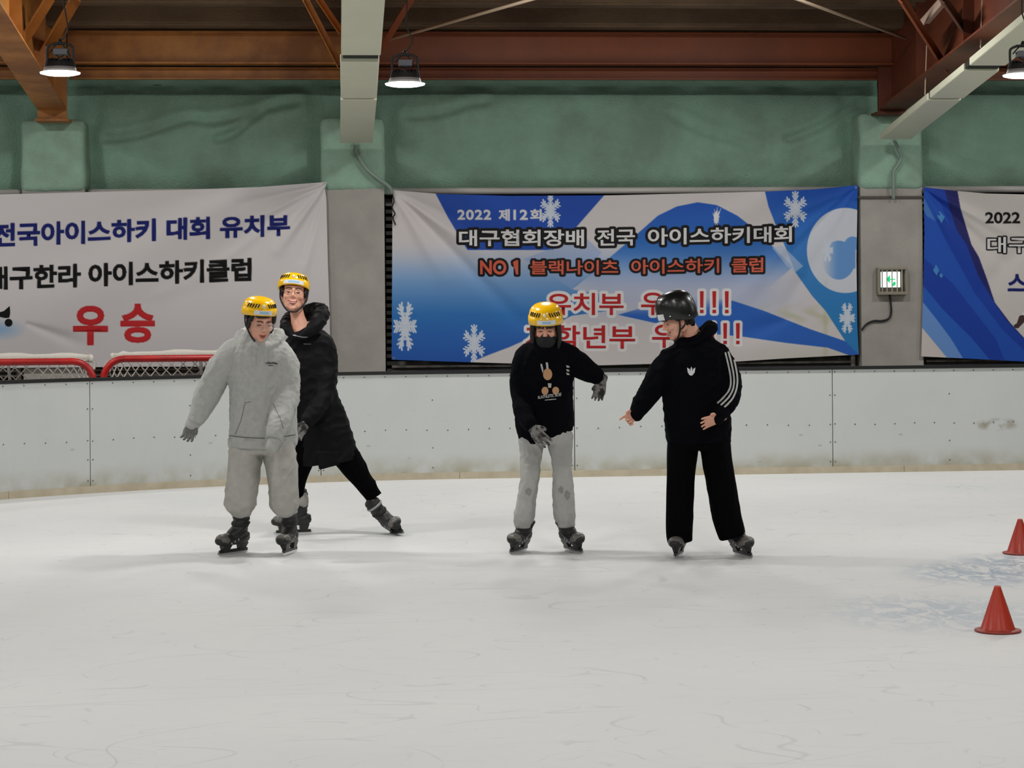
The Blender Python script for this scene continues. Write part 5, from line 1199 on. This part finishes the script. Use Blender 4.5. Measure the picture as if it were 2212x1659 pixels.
# corner flap of the open coat
bm = nb(); prism(bm, [B.p(683, 975, 0.14), B.p(735, 975, 0.12), B.p(735, 1004, 0.12), B.p(690, 1016, 0.15)], B.p(0, 0, 0.0)-B.p(0, 0, 0.03)); bmesh.ops.recalc_face_normals(bm, faces=bm.faces); link('coat_flap', fuse(bm, 0.008, 2), BLKQ, parent=PB)
decal(ribbon2d([(633, 724), (652, 728), (664, 728)], 2.0, step=3), HB_, PB, 'zip_flap', mat('grey_zip', (120, 120, 124), 0.4), 0.004)
decal(ribbon2d([(656, 743), (672, 743.5)], 2.6, step=3), HB_, PB, 'chest_logo', mat('dim_logo', (74, 74, 78), 0.7), 0.004)
glove(B, B.p(661, 916, 0.25), B.p(648, 932, 0.28)-B.p(661, 916, 0.25), UPV, -FW, GLOVE, PB, curl=0.35, L=0.17, fat=1.2, spread=0.2)
glove(B, B.p(614, 915, 0.03), -UPV, -FW, RT, GLOVE, PB, curl=0.4, L=0.18, fat=1.15)
face_details(PB, MB_, 0.8, 'closed'); glasses(PB, MB_, 0.026)
helmet(PB, MBh, MS=MB_, h=0.108, labx=(-0.075, 0.07))
link('hair', (lambda b_: (ellip(b_, (0, -0.026, 0.030), (0.082, 0.088, 0.092), MB_), ellip(b_, (0, -0.05, -0.03), (0.066, 0.045, 0.05), MB_), [ellip(b_, (s*0.073, 0.022, 0.01), (0.010, 0.024, 0.04), MB_) for s in (-1, 1)], fuse(b_, 0.006, 3))[-1])(nb()), HAIRM, parent=PB)
add_skate(PB, 861, 1153, 15.42, 28, 37, -8, 0.95, lift=0.004); add_skate(PB, 634, 1156, 15.42, -72, 0, 0, 0.98)
cuff(B, (650, 1072, 0.0), (652, 1086, 0.0), 'sock', SOCK, PB, 15, 1.0)

# ---------------------------------------------------------------- person C: black sweatshirt, mask
C_ = Pers(14.2); baseC = G(1179, 1193)
MC = head_matrix(C_, 1179, 707, 0.14, -4, 16, 0, 1.0)
torsoC = [(1185, 949, 0.0, 56, 0.62), (1178, 925, 0.0, 61, 0.66), (1175, 870, 0.02, 63, 0.66), (1174, 815, 0.05, 63, 0.64), (1176, 778, 0.08, 59, 0.62), (1178, 752, 0.09, 46, 0.66), (1179, 734, 0.10, 30, 0.8)]
armCl = [(1156, 752, 0.09, 19, 1.0), (1135, 770, 0.08, 24, 0.95), (1125, 810, 0.07, 21, 1.0), (1124, 858, 0.08, 20, 1.0), (1130, 890, 0.16, 19, 1.0), (1143, 915, 0.24, 16, 1.0), (1150, 925, 0.26, 13, 1.0)]
armCr = [(1202, 750, 0.09, 19, 1.0), (1222, 765, 0.07, 24, 0.95), (1243, 785, 0.04, 27, 0.9), (1268, 800, 0.01, 25, 0.9), (1288, 812, 0.0, 20, 0.9), (1300, 826, 0.02, 13, 0.9)]
legCl = [(1149, 945, 0.0, 29, 1.0), (1146, 985, 0.02, 23, 1.0), (1144, 1030, 0.04, 21.5, 1.0), (1139, 1074, 0.03, 21, 1.0), (1134, 1110, 0.01, 23.5, 1.0), (1130, 1130, 0.0, 20, 1.0), (1130, 1142, 0.0, 16, 1.0)]
legCr = [(1208, 945, 0.0, 29, 1.0), (1212, 985, 0.02, 22, 1.0), (1214, 1030, 0.04, 21.5, 1.0), (1216, 1075, 0.03, 24, 1.0), (1220, 1110, 0.01, 23.5, 1.0), (1223, 1128, 0.0, 20, 1.0), (1224, 1140, 0.0, 17, 1.0)]
head_parts(C_.bm, MC); tube(C_.bm, C_.t([(1179, 722, 0.10, 17, 1.0), (1179, 745, 0.08, 20, 1.0)]), n=14)
body_limbs(C_, [torsoC[2:6]], 0.78); body_limbs(C_, [armCl, armCr], 0.55); body_limbs(C_, [legCl, legCr], 0.7)
hand(C_.bm, C_.p(1149, 923, 0.26), C_.p(1171, 951, 0.30)-C_.p(1149, 923, 0.26), RT+UPV*1.2, -FW*0.2-UPV, curl=0.22, L=0.18, fat=0.72, spread=0.16, thumb_out=0.9)
hand(C_.bm, C_.p(1300, 828, 0.02), C_.p(1293, 852, 0.04)-C_.p(1300, 828, 0.02), -RT, -FW, curl=0.3, L=0.15, fat=0.7, spread=0.1)
PC = person_from(C_, baseC, 'person in a black printed sweatshirt, black face mask and yellow helmet, light grey trousers')
def hoodC(bm):
    tube(bm, [(C_.p(1179+31*math.sin(2*math.pi*k/10), 744-6*max(0, -math.cos(2*math.pi*k/10))+6*max(0, math.cos(2*math.pi*k/10)), 0.08+0.09*math.cos(2*math.pi*k/10)), 0.017, 0.017) for k in range(10)], n=12, sub=4, closed=True)
HC = garment(C_, [torsoC, armCl, armCr, hoodC], 'sweatshirt', BLKC, PC, 0.0085, 6, [(0.018, 26, (0.1, 0, 1), 51), (0.008, 45, None, 53)])
garment(C_, [legCl, legCr, [(1179, 925, 0, 52, 0.66), (1179, 948, 0, 56, 0.66), (1179, 960, 0.0, 48, 0.66)]], 'trousers', mat('grey_jersey_knee_stains', (180, 180, 176), 0.95, spec=0.1, rgb2=(166, 166, 162), nscale=20, bump=0.4, bscale=160), PC, 0.0085, 4, [(0.012, 30, (0, 0, 1), 61), (0.010, 55, None, 63)])
TC = PC.children[-1]
for x, y, rx, ry in ((1141, 1062, 8, 9), (1212, 1058, 7, 10), (1226, 1070, 7, 12)):
    rs = np.random.RandomState(int(x)); decal(fine(poly2d([(x+rx*math.cos(a)*rs.uniform(0.5, 1), y+ry*math.sin(a)*rs.uniform(0.5, 1)) for a in np.linspace(0, 6.28, 16)[:-1]]), 4), TC, PC, 'wet_stain', mat('wet_grey_stain', (150, 150, 146), 0.95, rgb2=(128, 128, 124), nscale=60, noise_amt=0.3), 0.002)
glove(C_, C_.p(1149, 923, 0.26), C_.p(1171, 951, 0.30)-C_.p(1149, 923, 0.26), RT+UPV*1.2, -FW*0.2-UPV, GLOVE, PC, curl=0.22, L=0.185, fat=1.2, spread=0.16, thumb_out=0.9)
glove(C_, C_.p(1300, 828, 0.02), C_.p(1293, 852, 0.04)-C_.p(1300, 828, 0.02), -RT, -FW, GLOVE, PC, curl=0.3, L=0.155, fat=1.15, spread=0.1)
face_details(PC, MC, 0, 'closed')
helmet(PC, MC, labx=(-0.072, 0.05))
bm = nb(); ellip(bm, (0, 0.036, -0.080), (0.067, 0.070, 0.062), MC); ellip(bm, (0, 0.080, -0.055), (0.034, 0.034, 0.042), MC)
link('face_mask', fuse(bm, 0.005, 5), MASKM, parent=PC)
def hairC(bm):
    ellip(bm, (0, -0.026, 0.030), (0.086, 0.090, 0.092), MC)
    V = lambda x, y, z: MC @ Vector((x, y, z))
    for s in (-1, 1): tube(bm, [(V(s*0.082, 0.02, 0.05), 0.020, 0.04), (V(s*0.090, 0.02, -0.02), 0.020, 0.036), (V(s*0.088, 0.022, -0.095), 0.018, 0.028), (V(s*0.080, 0.03, -0.15), 0.010, 0.018)], n=12)
    for x in (-0.05, -0.03, -0.01, 0.012, 0.035, 0.055): tube(bm, [(V(x, 0.085, 0.055), 0.012, 0.008), (V(x*1.05, 0.098-abs(x)*0.3, 0.03), 0.010, 0.005), (V(x*1.1, 0.096-abs(x)*0.35, 0.013), 0.004, 0.003)], n=8)
link('hair', (lambda b_: (hairC(b_), fuse(b_, 0.0055, 2))[1])(nb()), HAIRM, parent=PC)
add_skate(PC, 1119, 1196, 14.2, -26, -12, 0, 0.95, laces=False, tall=False); add_skate(PC, 1240, 1194, 14.2, 26, 14, 0, 0.95, laces=False, tall=False)
# chest print: plain tan figure over two lines of lettering
def K3(p): return [(1060+x/3.568, 620+y/3.568) for x, y in p]
def ov(cx, cy, rx, ry): return fine(poly2d(K3([(cx+rx*math.cos(a), cy+ry*math.sin(a)) for a in np.linspace(0, 6.28, 15)[:-1]])), 5)
for sh, m in ((ov(438, 672, 36, 46), TAN), (ov(418, 800, 27, 32), TAN), (ov(500, 798, 26, 30), TAN), (fine(poly2d(K3([(384, 592), (396, 592), (406, 640), (398, 662)])), 5), WSTR), (fine(poly2d(K3([(424, 580), (440, 582), (446, 628), (428, 632)])), 5), WSTR), (fine(poly2d(K3([(440, 740), (468, 742), (466, 776), (444, 776)])), 5), WSTR)): decal(sh, HC, PC, 'chest_print', m, 0.003)
def dtext(s, quad, tgt, par, m, off=0.02, nm='chest_lettering'): return decal(fine(fit_text(s, quad, off), 5), tgt, par, nm, m, 0.004)
dtext('N.ATHLETIC BOIS', [(1162, 855), (1212, 848), (1212, 855), (1162, 862)], HC, PC, WSTR, 0.03)
decal(ribbon2d([(1177, 864), (1201, 862)], 1.6, step=3), HC, PC, 'chest_lettering', WSTR, 0.004)
for y0 in (789, 797, 805): decal(fine(poly2d([(1222, y0), (1228, y0+1), (1230, y0+5), (1224, y0+5)]), 4), HC, PC, 'chest_mark', WSTR, 0.004)

# ---------------------------------------------------------------- person D: black helmet, looking left
D_ = Pers(13.87); baseD = G(1535, 1203)
MD = head_matrix(D_, 1464, 692, 0.06, -76, 16, 0, 1.02)
torsoD = [(1509, 958, 0.0, 68, 0.58), (1508, 930, 0.0, 71, 0.62), (1504, 870, 0.02, 72, 0.66), (1502, 810, 0.03, 70, 0.66), (1502, 770, 0.04, 64, 0.64), (1500, 745, 0.04, 48, 0.7), (1494, 724, 0.05, 30, 0.85)]
armDl = [(1476, 757, 0.05, 21, 1.0), (1452, 775, 0.04, 26, 0.95), (1432, 800, 0.04, 27, 0.95), (1411, 838, 0.05, 25, 0.95), (1389, 870, 0.07, 21, 0.95), (1376, 890, 0.09, 17, 0.9)]
armDr = [(1522, 748, 0.05, 21, 1.0), (1548, 768, 0.04, 27, 0.95), (1566, 798, 0.03, 27, 1.0), (1575, 832, 0.04, 26, 1.0), (1570, 864, 0.10, 24, 1.0), (1558, 888, 0.17, 19, 0.95), (1549, 900, 0.20, 15, 0.9)]
legDl = [(1476, 945, 0.0, 34, 0.9), (1472, 1000, 0.0, 32, 0.95), (1469, 1060, 0.02, 30.5, 1.0), (1467, 1110, 0.0, 30, 1.0), (1467, 1150, 0.0, 29, 1.0), (1469, 1172, 0.0, 27, 1.05)]
legDr = [(1542, 945, 0.0, 34, 0.9), (1548, 990, 0.0, 32, 0.95), (1556, 1035, 0.02, 31, 1.0), (1567, 1100, 0.0, 31, 1.0), (1577, 1140, 0.0, 31, 1.0), (1583, 1160, 0.0, 29, 1.05)]
head_parts(D_.bm, MD, 1.03); tube(D_.bm, D_.t([(1482, 704, 0.03, 21, 1.0), (1493, 725, 0.03, 22, 1.0), (1499, 748, 0.03, 30, 0.8)]), n=14)
body_limbs(D_, [torsoD[2:6]], 0.78); body_limbs(D_, [armDl, armDr], 0.55); body_limbs(D_, [legDl[:5], legDr[:5]], 0.5)
hand(D_.bm, D_.p(1373, 893, 0.09), D_.p(1357, 906, 0.13)-D_.p(1373, 893, 0.09), UPV-RT*0.3, -UPV-FW*0.5, L=0.165, curls=(0.1, 0.75, 0.85, 0.9), thumb_out=0.6)
hand(D_.bm, D_.p(1552, 904, 0.20), D_.p(1530, 911, 0.24)-D_.p(1552, 904, 0.20), UPV-FW*0.3, -UPV-FW*0.2, L=0.17, curl=0.12)
PDn = person_from(D_, baseD, 'person in a black helmet and black tracksuit with white sleeve stripes, turning to the left')
def hoodD(bm):
    pts = []
    for k in range(12):
        a = 2*math.pi*k/12; sx, cz = math.sin(a), math.cos(a)
        x = 1500+37*sx; y = 734-26*max(0, sx)+6*max(0, -sx)+6*max(0, cz)-8*max(0, -cz); r = 0.018+0.030*max(0, sx)**1.5+0.010*max(0, -cz)
        pts.append((D_.p(x, y, 0.05+0.11*cz), r, r*0.9))
    tube(bm, pts, n=14, sub=4, closed=True)
HD = garment(D_, [torsoD, armDl, armDr, hoodD], 'hooded_sweatshirt', BLKC, PDn, 0.0085, 6, [(0.018, 26, (0.1, 0, 1), 71), (0.013, 50, None, 73)])
garment(D_, [legDl, legDr, [(1509, 935, 0, 60, 0.6), (1509, 962, 0, 64, 0.6), (1509, 972, 0, 56, 0.6)]], 'wide_trousers', BLKJ, PDn, 0.0085, 4, [(0.012, 40, (0.1, 0, 1), 81)])
cuff(D_, (1385, 878, 0.085), (1372, 897, 0.10), 'sleeve_cuff', BLKC, PDn, 17, 0.9, 0.95); cuff(D_, (1557, 890, 0.17), (1548, 905, 0.205), 'sleeve_cuff', BLKC, PDn, 16, 0.9, 0.95)
for k in range(3):
    o = k*7.0
    pts = [(1566+o*0.9, 762+o*-0.3), (1572+o, 785-o*0.2), (1578+o, 815), (1577+o*0.95, 838+o*0.15), (1566+o*1.05, 856+o*0.5), (1550+o*1.0, 872+o*0.55)]
    decal(ribbon2d(catmull([(*p, 0) for p in pts], 6)[:, :2], 3.6, step=3), HD, PDn, 'sleeve_stripe', WSTR, 0.004)
L_ = [poly2d(K3([(1545+20*math.cos(a)+0, 662+20*math.sin(a)) for a in np.linspace(0, 6.28, 13)[:-1]]))]
for pl in ([(1516, 622), (1532, 632), (1540, 668), (1520, 662)], [(1538, 632), (1546, 614), (1554, 632), (1550, 660), (1542, 660)], [(1576, 622), (1560, 632), (1552, 668), (1572, 662)]): L_.append(poly2d(K3(pl)))
decal(fine(join2d(L_), 5), HD, PDn, 'chest_logo', LABEL, 0.004)
face_details(PDn, MD, 1.0, 'closed')
helmet(PDn, MD, 'black', 0.112, 0.136, 0.165, 0.032)
link('hair', (lambda b_: (ellip(b_, (0, -0.030, 0.030), (0.082, 0.088, 0.092), MD), ellip(b_, (0, -0.075, -0.02), (0.062, 0.035, 0.065), MD), [ellip(b_, (s*0.074, 0.02, 0.03), (0.010, 0.03, 0.03), MD) for s in (-1, 1)], fuse(b_, 0.006, 3))[-1])(nb()), HAIRM, parent=PDn)
add_skate(PDn, 1466, 1206, 13.87, -16, -2, 0, 0.97, laces=False, tall=False); add_skate(PDn, 1606, 1202, 13.87, 20, 15, 0, 0.97, laces=False, tall=False)
for nm, me, m in SK+SKS:
    if me.users == 0: bpy.data.meshes.remove(me)
